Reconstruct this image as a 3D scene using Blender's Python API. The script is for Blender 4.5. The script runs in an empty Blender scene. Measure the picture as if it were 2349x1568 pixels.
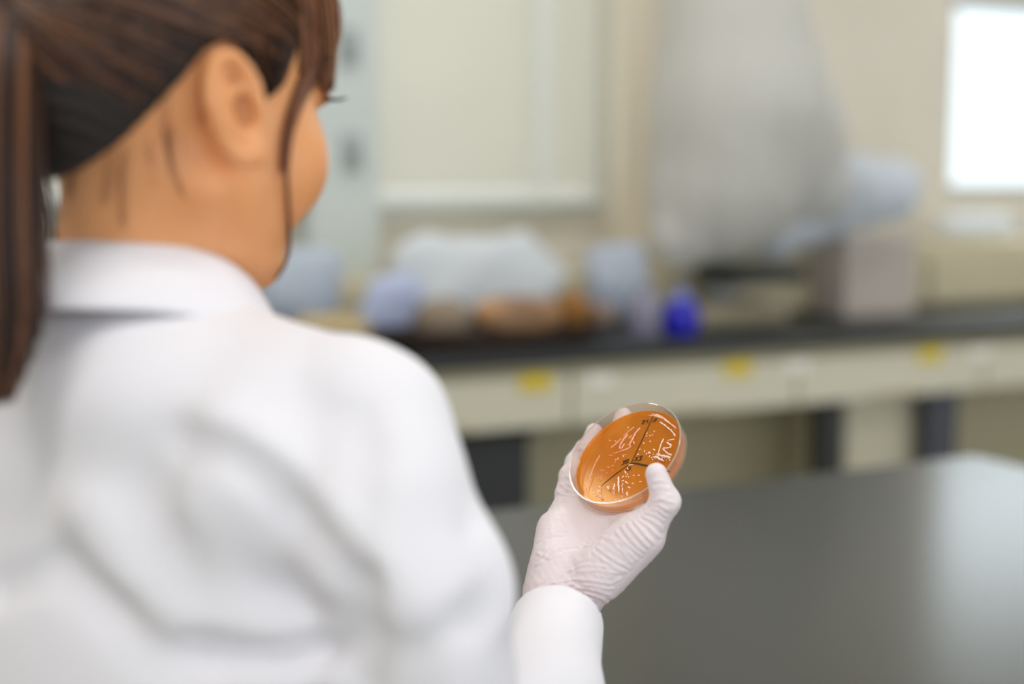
import bpy, math, random
import numpy as np
from mathutils import Vector, Matrix

# ---------------------------------------------------------------- camera
R = math.radians
CAM_Z, YAW, PITCH, FPX = 1.15, 26.4, 6.5, 3262.5
scene = bpy.context.scene
col = scene.collection
cam_d = bpy.data.cameras.new('camera'); cam = bpy.data.objects.new('camera', cam_d); col.objects.link(cam)
cam_d.lens = 50.0; cam_d.sensor_width = 36.0; cam_d.clip_start = .05
cam.location = (0, 0, CAM_Z)
cam.rotation_euler = (R(90 - PITCH), 0, R(-YAW))
cam_d.dof.use_dof = True; cam_d.dof.focus_distance = 1.045; cam_d.dof.aperture_fstop = 1.85
scene.camera = cam
# ---------------------------------------------------------------- world, light, exposure
scene.view_settings.view_transform = 'Standard'; scene.view_settings.look = 'None'
scene.view_settings.gamma = 1; scene.view_settings.use_curve_mapping = False
scene.view_settings.exposure = 0.2
w = bpy.data.worlds.new('daylight'); scene.world = w; w.use_nodes = True
bg = w.node_tree.nodes['Background']; bg.inputs[0].default_value = (.92, .96, 1, 1); bg.inputs[1].default_value = 1.5
scene.cycles.sample_clamp_indirect = 4.0
scene.cycles.max_bounces = 8; scene.cycles.transparent_max_bounces = 12


def area_light(name, loc, rot, sx, sy, power, color):
    d = bpy.data.lights.new(name, 'AREA'); d.shape = 'RECTANGLE'; d.size = sx; d.size_y = sy
    d.energy = power; d.color = color
    o = bpy.data.objects.new(name, d); col.objects.link(o); o.location = loc; o.rotation_euler = rot
    return o


# ---------------------------------------------------------------- frames
cy_, sy_ = math.cos(R(YAW)), math.sin(R(YAW))
cp_, sp_ = math.cos(R(PITCH)), math.sin(R(PITCH))


def PL(px, py, d):            # pixel + depth -> level camera frame (x right, y away, z up from the floor)
    X = (px - 1174.5) / FPX * d; Z = -(py - 784) / FPX * d
    return np.array([X, d * cp_ + Z * sp_, -d * sp_ + Z * cp_ + CAM_Z])


def proj(p):                   # level frame -> pixel, depth
    x, y, z = p[0], p[1], p[2] - CAM_Z
    d = y * cp_ - z * sp_; Z = y * sp_ + z * cp_
    return 1174.5 + x / d * FPX, 784 - Z / d * FPX, d


def L2W(v):                    # level frame -> world (room axes)
    v = np.atleast_2d(v)
    return np.stack([v[:, 0] * cy_ + v[:, 1] * sy_, -v[:, 0] * sy_ + v[:, 1] * cy_, v[:, 2]], 1)


def ray_w(px, py):
    return L2W(PL(px, py, 1.0) - np.array([0, 0, CAM_Z]))[0]


def on_y(px, py, Y):           # where the sight line meets the vertical plane y = Y
    r = ray_w(px, py); return np.array([0, 0, CAM_Z]) + r * (Y / r[1])


def on_z(px, py, z):
    r = ray_w(px, py); return np.array([0, 0, CAM_Z]) + r * ((z - CAM_Z) / r[2])


# ---------------------------------------------------------------- materials
def lin(c):
    return tuple((x / 255 / 12.92) if x / 255 <= .04045 else ((x / 255 + .055) / 1.055) ** 2.4 for x in c) + (1,)


def mat(name, color, rough=.5, **kw):
    m = bpy.data.materials.new(name); m.use_nodes = True
    b = m.node_tree.nodes['Principled BSDF']
    b.inputs['Base Color'].default_value = lin(color); b.inputs['Roughness'].default_value = rough
    for k, v in kw.items():
        b.inputs[k.replace('_', ' ')].default_value = v
    return m


def noise_mix(m, c1, c2, scale=8, stretch=(1, 1, 1), detail=4, lo=.35, hi=.65):
    nt = m.node_tree; b = nt.nodes['Principled BSDF']
    tc = nt.nodes.new('ShaderNodeTexCoord'); mp = nt.nodes.new('ShaderNodeMapping'); nz = nt.nodes.new('ShaderNodeTexNoise')
    rp = nt.nodes.new('ShaderNodeValToRGB')
    mp.inputs['Scale'].default_value = stretch; nz.inputs['Scale'].default_value = scale; nz.inputs['Detail'].default_value = detail
    rp.color_ramp.elements[0].position = lo; rp.color_ramp.elements[1].position = hi
    rp.color_ramp.elements[0].color = lin(c1); rp.color_ramp.elements[1].color = lin(c2)
    nt.links.new(tc.outputs['Object'], mp.inputs[0]); nt.links.new(mp.outputs[0], nz.inputs['Vector'])
    nt.links.new(nz.outputs['Fac'], rp.inputs[0]); nt.links.new(rp.outputs[0], b.inputs['Base Color'])
    return nz


def bump(m, scale, dist, stretch=(1, 1, 1), detail=4):
    nt = m.node_tree; b = nt.nodes['Principled BSDF']
    tc = nt.nodes.new('ShaderNodeTexCoord'); mp = nt.nodes.new('ShaderNodeMapping'); nz = nt.nodes.new('ShaderNodeTexNoise')
    bp = nt.nodes.new('ShaderNodeBump'); mp.inputs['Scale'].default_value = stretch
    nz.inputs['Scale'].default_value = scale; nz.inputs['Detail'].default_value = detail; bp.inputs['Distance'].default_value = dist
    nt.links.new(tc.outputs['Object'], mp.inputs[0]); nt.links.new(mp.outputs[0], nz.inputs['Vector'])
    nt.links.new(nz.outputs['Fac'], bp.inputs['Height']); nt.links.new(bp.outputs[0], b.inputs['Normal'])


def see_through(name, tint, diffuse, share, gloss=.06, rough=.03, translucent=False):
    """share = how much of the light the material scatters; the rest passes straight through, tinted"""
    m = bpy.data.materials.new(name); m.use_nodes = True; nt = m.node_tree; nt.nodes.clear()
    out = nt.nodes.new('ShaderNodeOutputMaterial'); tr = nt.nodes.new('ShaderNodeBsdfTransparent')
    tr.inputs[0].default_value = lin(tint)
    df = nt.nodes.new('ShaderNodeBsdfTranslucent' if translucent == 'only' else 'ShaderNodeBsdfDiffuse'); df.inputs[0].default_value = lin(diffuse)
    src = df
    if translucent is True:
        t2 = nt.nodes.new('ShaderNodeBsdfTranslucent'); t2.inputs[0].default_value = lin(diffuse)
        mx0 = nt.nodes.new('ShaderNodeMixShader'); mx0.inputs[0].default_value = .5
        nt.links.new(df.outputs[0], mx0.inputs[1]); nt.links.new(t2.outputs[0], mx0.inputs[2]); src = mx0
    mx = nt.nodes.new('ShaderNodeMixShader'); mx.inputs[0].default_value = share
    nt.links.new(tr.outputs[0], mx.inputs[1]); nt.links.new(src.outputs[0], mx.inputs[2])
    gl = nt.nodes.new('ShaderNodeBsdfGlossy'); gl.inputs['Roughness'].default_value = rough
    fr = nt.nodes.new('ShaderNodeLayerWeight'); fr.inputs[0].default_value = .5
    pw = nt.nodes.new('ShaderNodeMath'); pw.operation = 'POWER'; pw.inputs[1].default_value = 4
    ml = nt.nodes.new('ShaderNodeMath'); ml.operation = 'MULTIPLY_ADD'; ml.inputs[1].default_value = gloss * 6; ml.inputs[2].default_value = gloss * .5
    nt.links.new(fr.outputs['Facing'], pw.inputs[0]); nt.links.new(pw.outputs[0], ml.inputs[0]); ml.use_clamp = True
    mx2 = nt.nodes.new('ShaderNodeMixShader')
    nt.links.new(ml.outputs[0], mx2.inputs[0]); nt.links.new(mx.outputs[0], mx2.inputs[1]); nt.links.new(gl.outputs[0], mx2.inputs[2])
    nt.links.new(mx2.outputs[0], out.inputs[0])
    return m


# ---------------------------------------------------------------- object helpers
def tag(o, label=None, cat=None, group=None, kind=None):
    if label: o['label'] = label
    if cat: o['category'] = cat
    if group: o['group'] = group
    if kind: o['kind'] = kind
    return o


def mesh_obj(name, verts, faces, material, parent=None, smooth=False, loc=None):
    me = bpy.data.meshes.new(name)
    verts = np.asarray(verts, dtype=float)
    if loc is not None: verts = verts - np.asarray(loc, dtype=float)
    me.from_pydata(verts.tolist(), [], faces if isinstance(faces, list) else faces.tolist()); me.update()
    if smooth: me.polygons.foreach_set('use_smooth', [True] * len(me.polygons))
    if material: me.materials.append(material)
    o = bpy.data.objects.new(name, me); col.objects.link(o)
    if loc is not None: o.location = tuple(loc)
    if parent: o.parent = parent; o.matrix_parent_inverse = Matrix.Translation(parent.location).inverted() if loc is None or True else Matrix()
    return o


def empty(name, loc, rz=0):
    o = bpy.data.objects.new(name, None); col.objects.link(o); o.location = tuple(loc); o.rotation_euler = (0, 0, rz)
    o.empty_display_size = .05; return o


class MB:
    """collects boxes, tubes and lathes in world coordinates, links them as one mesh object"""
    def __init__(s): s.v = []; s.f = []

    def add(s, v, f):
        n = len(s.v); s.v += [tuple(map(float, q)) for q in v]; s.f += [[i + n for i in q] for q in f]; return s

    def box(s, x0, x1, y0, y1, z0, z1, b=0.0):
        if b <= 0:
            v = [(x, y, z) for z in (z0, z1) for y in (y0, y1) for x in (x0, x1)]
            return s.add(v, [(0, 2, 3, 1), (4, 5, 7, 6), (0, 1, 5, 4), (2, 6, 7, 3), (0, 4, 6, 2), (1, 3, 7, 5)])
        rings = []
        for z, i in ((z0, b), (z0 + b, 0), (z1 - b, 0), (z1, b)):
            ring = []
            for cx, cy, a0 in ((x1 - b, y1 - b, 0), (x0 + b, y1 - b, 90), (x0 + b, y0 + b, 180), (x1 - b, y0 + b, 270)):
                for k in range(4):
                    a = R(a0 + k * 30); ring.append((cx + (b - i) * math.cos(a), cy + (b - i) * math.sin(a), z))
            rings.append(ring)
        return s.loft(rings)

    def loft(s, rings, cap=True):
        n = len(rings[0]); v = [p for r in rings for p in r]; f = []
        for i in range(len(rings) - 1):
            for j in range(n):
                a, b2 = i * n + j, i * n + (j + 1) % n; f.append((a, b2, b2 + n, a + n))
        if cap:
            f.append(tuple(range(n - 1, -1, -1))); f.append(tuple((len(rings) - 1) * n + j for j in range(n)))
        return s.add(v, f)

    def lathe(s, c, prof, n=32, axis=None, cap=True):
        ax = Vector((0, 0, 1) if axis is None else tuple(axis)).normalized(); u = ax.orthogonal().normalized(); w2 = ax.cross(u)
        c = Vector(c)
        return s.loft([[tuple(c + ax * h + (u * math.cos(2 * math.pi * k / n) + w2 * math.sin(2 * math.pi * k / n)) * r) for k in range(n)] for r, h in prof], cap)

    def tube(s, pts, r, n=8):
        pts = [Vector(p) for p in pts]; rr = r if hasattr(r, '__len__') else [r] * len(pts)
        rings = []; prev = None
        for i, p in enumerate(pts):
            t = (pts[min(i + 1, len(pts) - 1)] - pts[max(i - 1, 0)]).normalized()
            u = t.orthogonal().normalized() if prev is None else (prev - t * prev.dot(t)).normalized()
            prev = u; w2 = t.cross(u)
            rings.append([tuple(p + (u * math.cos(2 * math.pi * k / n) + w2 * math.sin(2 * math.pi * k / n)) * rr[i]) for k in range(n)])
        return s.loft(rings)

    def build(s, name, material, parent=None, smooth=False, loc=None):
        return mesh_obj(name, s.v, s.f, material, parent, smooth, loc)


def auto_smooth(o, ang=40):
    me = o.data; me.polygons.foreach_set('use_smooth', [True] * len(me.polygons))
    me.set_sharp_from_angle(angle=R(ang)); return o


# ---------------------------------------------------------------- signed distance modelling
A_ = np.array


def capsule(p, a, b, ra, rb):
    a = A_(a, dtype=float); b = A_(b, dtype=float); ba = b - a
    t = np.clip(((p - a) @ ba) / (ba @ ba), 0, 1)
    return np.linalg.norm(p - a - t[:, None] * ba, axis=1) - (ra + (rb - ra) * t)


def chain(p, pts, rs, k=None):
    d = None
    for i in range(len(pts) - 1):
        e = capsule(p, pts[i], pts[i + 1], rs[i], rs[i + 1]); d = e if d is None else np.minimum(d, e) if not k else smin(d, e, k)
    return d


def ellipsoid(p, c, rad, axes=None):
    q = p - A_(c)
    if axes is not None: q = q @ A_(axes).T
    rad = A_(rad, dtype=float)
    k0 = np.linalg.norm(q / rad, axis=1); k1 = np.linalg.norm(q / rad ** 2, axis=1) + 1e-9
    return k0 * (k0 - 1) / k1


def smin(a, b, k):
    h = np.clip(.5 + .5 * (b - a) / k, 0, 1); return b * (1 - h) + a * h - k * h * (1 - h)


def smax(a, b, k): return -smin(-a, -b, k)


def polydist(p, pts):
    d = None
    for i in range(len(pts) - 1):
        e = capsule(p, pts[i], pts[i + 1], 0, 0); d = e if d is None else np.minimum(d, e)
    return d


def sdf_mesh(fn, lo, hi, vox, B=8):
    """surface nets over the blocks of the volume that the surface crosses"""
    lo = A_(lo, dtype=float); hi = A_(hi, dtype=float)
    nb = np.ceil((hi - lo) / (vox * B)).astype(int)
    bi = np.stack(np.meshgrid(*[np.arange(n) for n in nb], indexing='ij'), -1).reshape(-1, 3)
    cen = lo + (bi + .5) * B * vox
    keep = np.abs(fn(cen)) < B * vox * 1.25
    bi = bi[keep]
    off = np.stack(np.meshgrid(*[np.arange(B)] * 3, indexing='ij'), -1).reshape(-1, 3)
    cells = (bi[:, None, :] * B + off[None]).reshape(-1, 3)
    S = (nb * B + 3).astype(np.int64)
    key = lambda c: (c[:, 0].astype(np.int64) * S[1] + c[:, 1]) * S[2] + c[:, 2]
    corner = A_([[i & 1, (i >> 1) & 1, (i >> 2) & 1] for i in range(8)])
    ck = np.stack([key(cells + c) for c in corner], 1)
    uk, inv = np.unique(ck.ravel(), return_inverse=True); inv = inv.reshape(-1)
    up = np.stack([uk // (S[1] * S[2]), (uk // S[2]) % S[1], uk % S[2]], 1)
    fv = np.concatenate([fn(lo + up[i:i + 200000] * vox) for i in range(0, len(up), 200000)])
    cv = fv[inv].reshape(-1, 8)
    mixed = (cv.min(1) < 0) & (cv.max(1) >= 0)
    cells = cells[mixed]; cv = cv[mixed]
    edges = [(a, b) for a in range(8) for b in range(a + 1, 8) if bin(a ^ b).count('1') == 1]
    acc = np.zeros((len(cells), 3)); cnt = np.zeros(len(cells))
    for a, b in edges:
        fa, fb = cv[:, a], cv[:, b]; m = (fa < 0) != (fb < 0)
        t = np.where(m, fa / np.where(m, fa - fb, 1), 0)
        acc += m[:, None] * (corner[a] + t[:, None] * (corner[b] - corner[a])); cnt += m
    verts = lo + (cells + acc / cnt[:, None]) * vox
    k = key(cells); order = np.argsort(k); ks = k[order]
    faces = []
    for ax in range(3):
        b1, b2 = (ax + 1) % 3, (ax + 2) % 3
        f0, f1 = cv[:, 0], cv[:, 1 << ax]
        m = np.nonzero((f0 < 0) != (f1 < 0))[0]
        e1 = np.zeros(3, int); e1[b1] = 1; e2 = np.zeros(3, int); e2[b2] = 1
        c = cells[m]; idx = []
        ok = np.ones(len(m), bool)
        for dd in (np.zeros(3, int), -e1, -e1 - e2, -e2):
            kk = key(c + dd); j = np.clip(np.searchsorted(ks, kk), 0, len(ks) - 1); ok &= ks[j] == kk; idx.append(order[j])
        q = np.stack(idx, 1); flip = f0[m] >= 0
        q[flip] = q[flip][:, ::-1]; faces.append(q[ok])
    faces = np.concatenate(faces)
    return verts, faces


def np_mesh(name, v, f, material, parent=None, loc=(0, 0, 0), smooth=True):
    me = bpy.data.meshes.new(name); v = v - A_(loc, dtype=float); n = f.shape[1]
    me.vertices.add(len(v)); me.vertices.foreach_set('co', v.astype(np.float32).ravel())
    me.loops.add(f.size); me.loops.foreach_set('vertex_index', f.astype(np.int32).ravel())
    me.polygons.add(len(f)); me.polygons.foreach_set('loop_start', np.arange(0, f.size, n, dtype=np.int32))
    me.polygons.foreach_set('loop_total', np.full(len(f), n, dtype=np.int32))
    me.update(calc_edges=True)
    if smooth: me.polygons.foreach_set('use_smooth', [True] * len(f))
    me.materials.append(material)
    o = bpy.data.objects.new(name, me); col.objects.link(o); o.location = tuple(loc)
    if parent: o.parent = parent; o.matrix_parent_inverse = Matrix.Translation(parent.location).inverted()
    return o


def trace(fn, px, py, d0=.3, far=2.0):
    o = A_([0, 0, CAM_Z]); r = PL(px, py, 1.0) - o; r /= np.linalg.norm(r); t = d0
    for _ in range(90):
        d = float(fn((o + r * t)[None])[0])
        if abs(d) < 4e-4: return o + r * t
        t += d * .8
        if t > far: return None
    return o + r * t


# ================================================================ THE ROOM
YF = on_z(1650, 778, .80)[1]          # front edge of the bench along the back wall
YP = YF + .42                         # cream upstand cupboard standing at the back of the bench
YW = YF + .80                         # back wall
X0, X1, YR = -2.6, 7.2, -3.0
m_wall = mat('cream_wall_paint', (212, 206, 192), .85); noise_mix(m_wall, (209, 203, 189), (215, 209, 195), 3)
m_ceil = mat('ceiling_paint', (240, 240, 236), .9)
m_floor = mat('grey_vinyl_floor', (150, 150, 140), .35); noise_mix(m_floor, (140, 140, 130), (158, 158, 148), 30)
m_frame = mat('window_aluminium', (185, 188, 186), .4, Metallic=.3)
m_beige = mat('beige_laminate', (214, 208, 186), .5)
m_beige_d = mat('beige_panel', (178, 170, 140), .55)
m_black = mat('black_bench_top', (22, 26, 28), .45)
m_dark = mat('dark_metal', (46, 46, 46), .5)
H_C = 2.75


def struct(name, mb, m, parent=None, **k):
    o = mb.build(name, m, parent, **k)
    if parent is None: o['kind'] = 'structure'
    return o


struct('floor', MB().box(X0, X1, YR, YW + .1, -.1, 0), m_floor)
struct('ceiling', MB().box(X0, X1, YR, YW + .1, H_C, H_C + .1), m_ceil)
struct('wall_left', MB().box(X0 - .1, X0, YR, YW + .1, 0, H_C), m_wall)
# back wall with two window openings
bl = on_y(1385, 474, YW); wl = on_y(2172, 447, YW); wr_x = wl[0] + 1.5
W1 = (on_y(-700, 300, YW)[0], bl[0], bl[2] - .01, 2.3)
W2 = (wl[0], wr_x, wl[2], 2.3)
wt = on_y(2250, -8, YW)[2]
W2 = (wl[0], wr_x, wl[2], wt)
wm = MB()
for x0, x1 in ((X0, W1[0]), (W1[1], W2[0]), (W2[1], X1)): wm.box(x0, x1, YW, YW + .1, 0, H_C)
for a in (W1, W2):
    wm.box(a[0], a[1], YW, YW + .1, 0, a[2]); wm.box(a[0], a[1], YW, YW + .1, a[3], H_C)
struct('wall_back', wm, m_wall)
struct('wall_right', MB().box(X1, X1 + .1, YR, YW + .1, 0, H_C), m_wall)
m_glass = see_through('window_glass', (246, 250, 250), (240, 245, 245), .03, .04)
for n, a in ((1, W1), (2, W2)):
    fr = MB(); t = .03
    fr.box(a[0], a[1], YW + .02, YW + .07, a[2], a[2] + t).box(a[0], a[1], YW + .02, YW + .07, a[3] - t, a[3])
    fr.box(a[0], a[0] + t, YW + .02, YW + .07, a[2] + t, a[3] - t).box(a[1] - t, a[1], YW + .02, YW + .07, a[2] + t, a[3] - t)
    nm = 2 if n == 1 else 1
    for k in range(1, nm):
        x = a[0] + (a[1] - a[0]) * k / nm; fr.box(x - .02, x + .02, YW + .02, YW + .07, a[2] + t, a[3] - t)
    f = struct('window_%d' % n, fr, m_frame)
    MB().box(a[0] + t, a[1] - t, YW + .042, YW + .048, a[2] + t, a[3] - t).build('pane', m_glass, f)

# ---- ceiling lamps
m_lamp = mat('lamp_housing', (240, 242, 238), .6)
m_em = bpy.data.materials.new('lamp_diffuser'); m_em.use_nodes = True
e_ = m_em.node_tree.nodes['Principled BSDF']; e_.inputs['Emission Color'].default_value = (1, .98, .94, 1); e_.inputs['Emission Strength'].default_value = 4
for i, (x, y) in enumerate(((-.75, .2), (1.25, .2), (-1.06, 2.2), (1.2, 2.2), (3.4, 2.2))):
    l = empty('ceiling_lamp', (x, y, H_C)); tag(l, ['ceiling lamp above the camera at left', 'ceiling lamp above the camera at right', 'ceiling lamp over the bench at left', 'ceiling lamp over the bench in the middle', 'ceiling lamp over the bench at right'][i], 'ceiling lamp', 'ceiling lamps')
    MB().box(x - .62, x + .62, y - .16, y + .16, H_C - .05, H_C - .001, .01).build('housing', m_lamp, l)
    MB().box(x - .58, x + .58, y - .13, y + .13, H_C - .056, H_C - .0505, .002).build('diffuser', m_em, l)
    area_light('lamp_light', (x, y, H_C - .06), (0, 0, 0), 1.16, .26, 9, (1, .96, .93))
# daylight entering at the bright window
area_light('window_daylight', ((W2[0] + W2[1]) / 2, YW - .02, (W2[2] + W2[3]) / 2), (R(-90), 0, 0), W2[1] - W2[0], W2[3] - W2[2], 5, (.86, .95, 1))

# ---- venetian blind over window 1
m_blind = mat('blind_slat', (222, 220, 208), .6)
m_cr0 = mat('hook_peg_grey', (150, 158, 158), .5)
m_tape = mat('blind_ladder_tape', (226, 230, 224), .8)
bx0, bx1 = on_y(-690, 300, YW)[0], on_y(1352, 300, YW)[0]
bz0 = on_y(1000, 470, YW)[2]
bt = empty('venetian_blind', ((bx0 + bx1) / 2, YW - .05, bz0))
tag(bt, 'closed pale greenish venetian blind covering the wide window at left', 'blind')
sl = MB(); z = bz0 + .035
while z < 2.3:
    sl.add([(bx0, YW - .058, z), (bx1, YW - .058, z), (bx1, YW - .046, z + .021), (bx0, YW - .046, z + .021),
            (bx0, YW - .0565, z - .0005), (bx1, YW - .0565, z - .0005), (bx1, YW - .0445, z + .0205), (bx0, YW - .0445, z + .0205)],
           [(0, 1, 2, 3), (7, 6, 5, 4), (0, 4, 5, 1), (3, 2, 6, 7), (0, 3, 7, 4), (1, 5, 6, 2)]); z += .0195
sl.build('slats', m_blind, bt)
MB().box(bx0, bx1, YW - .064, YW - .04, bz0, bz0 + .032, .004).build('bottom_rail', m_tape, bt)
MB().box(bx0, bx1, YW - .07, YW - .03, 2.3, 2.36).build('head_rail', m_tape, bt)
for px in (1220, 300, -400):
    x = on_y(px, 300, YW)[0]; MB().box(x - .026, x + .026, YW - .0665, YW - .065, bz0, 2.3).build('ladder_tape', m_tape, bt)
x0, x1 = on_y(700, 300, YW - .08)[0], on_y(862, 300, YW - .08)[0]
struct('trim_2', MB().box(x0, x1, YW - .10, YW - .001, 0, H_C, .004), mat('pale_grey_column', (198, 206, 204), .6))
for px, py, lb in ((805, 105, 'upper small dark grey wall hook beside the forehead'), (812, 350, 'lower small dark grey wall hook beside the cheek')):
    c = on_y(px, py, YW - .12); hk = empty('wall_hook', (c[0], YW - .10, c[2])); tag(hk, lb, 'hook', 'hooks on the grey column')
    MB().box(c[0] - .025, c[0] + .025, YW - .108, YW - .1005, c[2] - .045, c[2] + .045, .003).build('plate', mat('hook_grey', (158, 166, 166), .5), hk)
    MB().tube([(c[0], YW - .108, c[2] - .01), (c[0], YW - .14, c[2] - .02), (c[0], YW - .15, c[2] + .01)], .008, 10).build('peg', m_cr0, hk)
# wall pilaster right of the blind
p0, p1 = on_y(1425, 300, YW - .06)[0], on_y(1490, 300, YW - .06)[0]
struct('trim_1', MB().box(p0, p1, YW - .06, YW, 0, H_C), mat('pilaster_paint', (220, 210, 190), .8))

# ---- bench
bz = .80
_s = on_y(1835, 880, YF)[0] - on_y(1315, 880, YF)[0]
BX0, BX1 = on_y(1315, 880, YF)[0] - 3 * _s - .01, on_y(2349, 800, YF)[0] + 1.3
be = empty('lab_bench', ((BX0 + BX1) / 2, YF + .25, 0)); tag(be, 'long laboratory bench with black worktop running below the windows', 'bench')
MB().box(BX0, BX1, YF, YP + .36, bz - .032, bz, .004).build('worktop', m_black, be)
# drawer units under the worktop
divs = [on_y(px, 880, YF)[0] for px in (1315, 1835, 2262)]
dz1 = bz - .045; dz0 = on_y(1650, 950, YF)[2]
step = divs[1] - divs[0]
divs = [divs[0] - 3 * step, divs[0] - 2 * step, divs[0] - step] + divs + [divs[2] + step, BX1]
m_draw = mat('drawer_front', (208, 204, 184), .45)
m_ylab = mat('yellow_label', (216, 190, 40), .6); m_wlab = mat('white_label', (236, 232, 222), .6)
lab = {3: ((1165, 1300, 812, 868), (1352, 1412, 815, 850)), 4: ((1640, 1755, 782, 828), (1795, 1872, 785, 828)), 5: ((2085, 2195, 755, 808), (2215, 2300, 752, 822))}
lab_for = {2: 3, 3: 4, 4: 5}
words = ['drawer unit under the black worktop, far left behind the person', 'second drawer unit from the left, hidden behind the shoulder',
         'cream drawer unit beside the shoulder, above the dark crate', 'cream drawer unit below the blue bottle, above the culture dish',
         'cream drawer unit below the covered microscope\'s base', 'cream drawer unit below the beige carton, right of the dish',
         'cream drawer unit at the far right end of the worktop']
nyl = [on_y(1232, 840, YF)[0], on_y(1698, 805, YF)[0], on_y(2140, 780, YF)[0]]
nwl = [on_y(1382, 832, YF)[0], on_y(1834, 806, YF)[0], on_y(2258, 785, YF)[0]]
for i in range(len(divs) - 1):
    x0, x1 = divs[i], divs[i + 1]
    u = empty('drawer_unit', ((x0 + x1) / 2, YF + .25, dz0)); tag(u, words[i], 'drawer unit', 'drawer units under the bench')
    MB().box(x0 + .002, x1 - .002, YF + .03, YP, dz0, bz - .033).build('casing', m_beige_d, u)
    dr = MB().box(x0 + .004, x1 - .004, YF + .008, YF + .03, dz0 + .004, dz1 - .012, .003).build('drawer', m_draw, u)
    MB().box((x0 + x1) / 2 - .06, (x0 + x1) / 2 + .06, YF - .004, YF + .008, dz0 + .012, dz0 + .02, .002).build('pull_lip', m_beige_d, dr)
    for xs, m, hw, z0_, z1_, nm in ((nyl, m_ylab, .038, bz - .075, bz - .04, 'yellow_label'), (nwl, m_wlab, .03, bz - .075, bz - .045, 'white_label')):
        for x in xs:
            if x0 < x < x1: MB().box(x - hw, x + hw, YF + .006, YF + .0078, z0_ - .012, z1_ - .012).build(nm, m, dr)
# panels and legs below the drawers
zb = 0
und = MB(); und.box(BX0, BX1, YP - .06, YP - .04, .05, dz0 - .002)
und.build('back_panel', m_beige_d, be)
legs = [(300, 350, m_dark), (1880, 1930, m_dark), (2125, 2190, mat('slate_leg', (72, 74, 84), .5))]
for a, b, m in legs:
    x0, x1 = on_y(a, 1000, YF + .06)[0], on_y(b, 1000, YF + .06)[0]
    MB().box(x0, x1, YF + .05, YF + .1, 0, dz0 - .001, .004).build('leg', m, be)
MB0 = MB()
cx0, cx1 = on_y(1060, 1050, YF + .08)[0], on_y(1212, 1050, YF + .08)[0]
cr = empty('storage_crate', ((cx0 + cx1) / 2, YF + .2, 0)); tag(cr, 'dark grey crate standing under the bench beside the shoulder', 'crate')
cz = on_y(1150, 1008, YF + .08)[2]
m_cr = mat('charcoal_plastic', (44, 46, 46), .5)
b = MB(); b.box(cx0, cx1, YF + .08, YF + .30, 0, .02); b.box(cx0, cx1, YF + .08, YF + .1, .02, cz).box(cx0, cx1, YF + .28, YF + .30, .02, cz)
b.box(cx0, cx0 + .02, YF + .1, YF + .28, .02, cz).box(cx1 - .02, cx1, YF + .1, YF + .28, .02, cz); b.build('crate_body', m_cr, cr)
MB().box(cx0 - .01, cx1 + .01, YF + .07, YF + .31, cz, cz + .02, .005).build('crate_lid', m_cr, cr)
for a, b_, lab_ in ((1940, 2112, 'pale cabinet door panel under the bench between the two legs'), ):
    x0, x1 = on_y(a, 1000, YF + .12)[0], on_y(b_, 1000, YF + .12)[0]
    c = MB().box(x0, x1, YF + .12, YP - .07, .0, dz0 - .004, .004).build('under_bench_cabinet', mat('pale_cabinet', (206, 200, 176), .5))
    tag(c, 'pale cabinet standing under the bench between the two uprights', 'cabinet')

# ---- cream upstand cupboard on the back of the bench
ux0 = on_y(640, 600, YP)[0]; uz = on_y(2200, 556, YP)[2]
m_up = mat('upstand_cream', (196, 186, 156), .5)
seams = [ux0, on_y(1120, 600, YP)[0], on_y(1632, 600, YP)[0], on_y(2120, 600, YP)[0], BX1 - .02]
ul = ['cream back cupboard behind the bagged goods at left', 'cream back cupboard between the bags and the covered microscope',
      'cream back cupboard behind the covered microscope', 'cream back cupboard below the bright window']
for i in range(4):
    c = empty('back_cupboard', ((seams[i] + seams[i + 1]) / 2, YP + .15, bz)); tag(c, ul[i], 'cupboard', 'cupboards at the back of the bench')
    h = uz if i >= 2 else bz + .12
    MB().box(seams[i] + .002, seams[i + 1] - .002, YP, YP + .34, bz + .001, h, .004).build('cupboard_body', m_up, c)
    MB().box(seams[i] + .012, seams[i + 1] - .012, YP - .016, YP, bz + .012, h - .03, .003).build('sliding_door', m_up, c)

# ---- foreground table
tz = .70
c0 = on_z(2236, 1040, tz)
TX1, TY1 = c0[0], c0[1]
m_tab = mat('grey_table_top', (62, 63, 59), .24, Specular_IOR_Level=.45); noise_mix(m_tab, (60, 61, 57), (64, 65, 61), 2)
tb = empty('lab_table', (1.2, 1.1, 0)); tag(tb, 'wide glossy dark grey laboratory table in front of the person', 'table')
TX0, TY0 = .60, .42
MB().box(TX0, TX1, TY0, TY1, tz - .035, tz, .012).build('tabletop', m_tab, tb)
for x in (TX0 + .06, TX1 - .1):
    for y in (TY0 + .06, TY1 - .1):
        MB().box(x, x + .045, y, y + .045, 0, tz - .036, .004).build('leg', m_dark, tb)
MB().box(TX0 + .08, TX1 - .08, TY1 - .09, TY1 - .07, tz - .12, tz - .036).build('apron', m_dark, tb)

# ================================================================ THINGS ON THE BENCH
m_bag = see_through('milky_plastic_bag', (232, 240, 250), (244, 248, 252), .96, .04, .3, True)
m_bag2 = see_through('lilac_plastic_bag', (224, 230, 255), (220, 228, 250), .96, .04, .3, True)
m_bag3 = see_through('grey_plastic_bag', (220, 226, 236), (216, 224, 236), .96, .04, .3, True)


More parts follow.
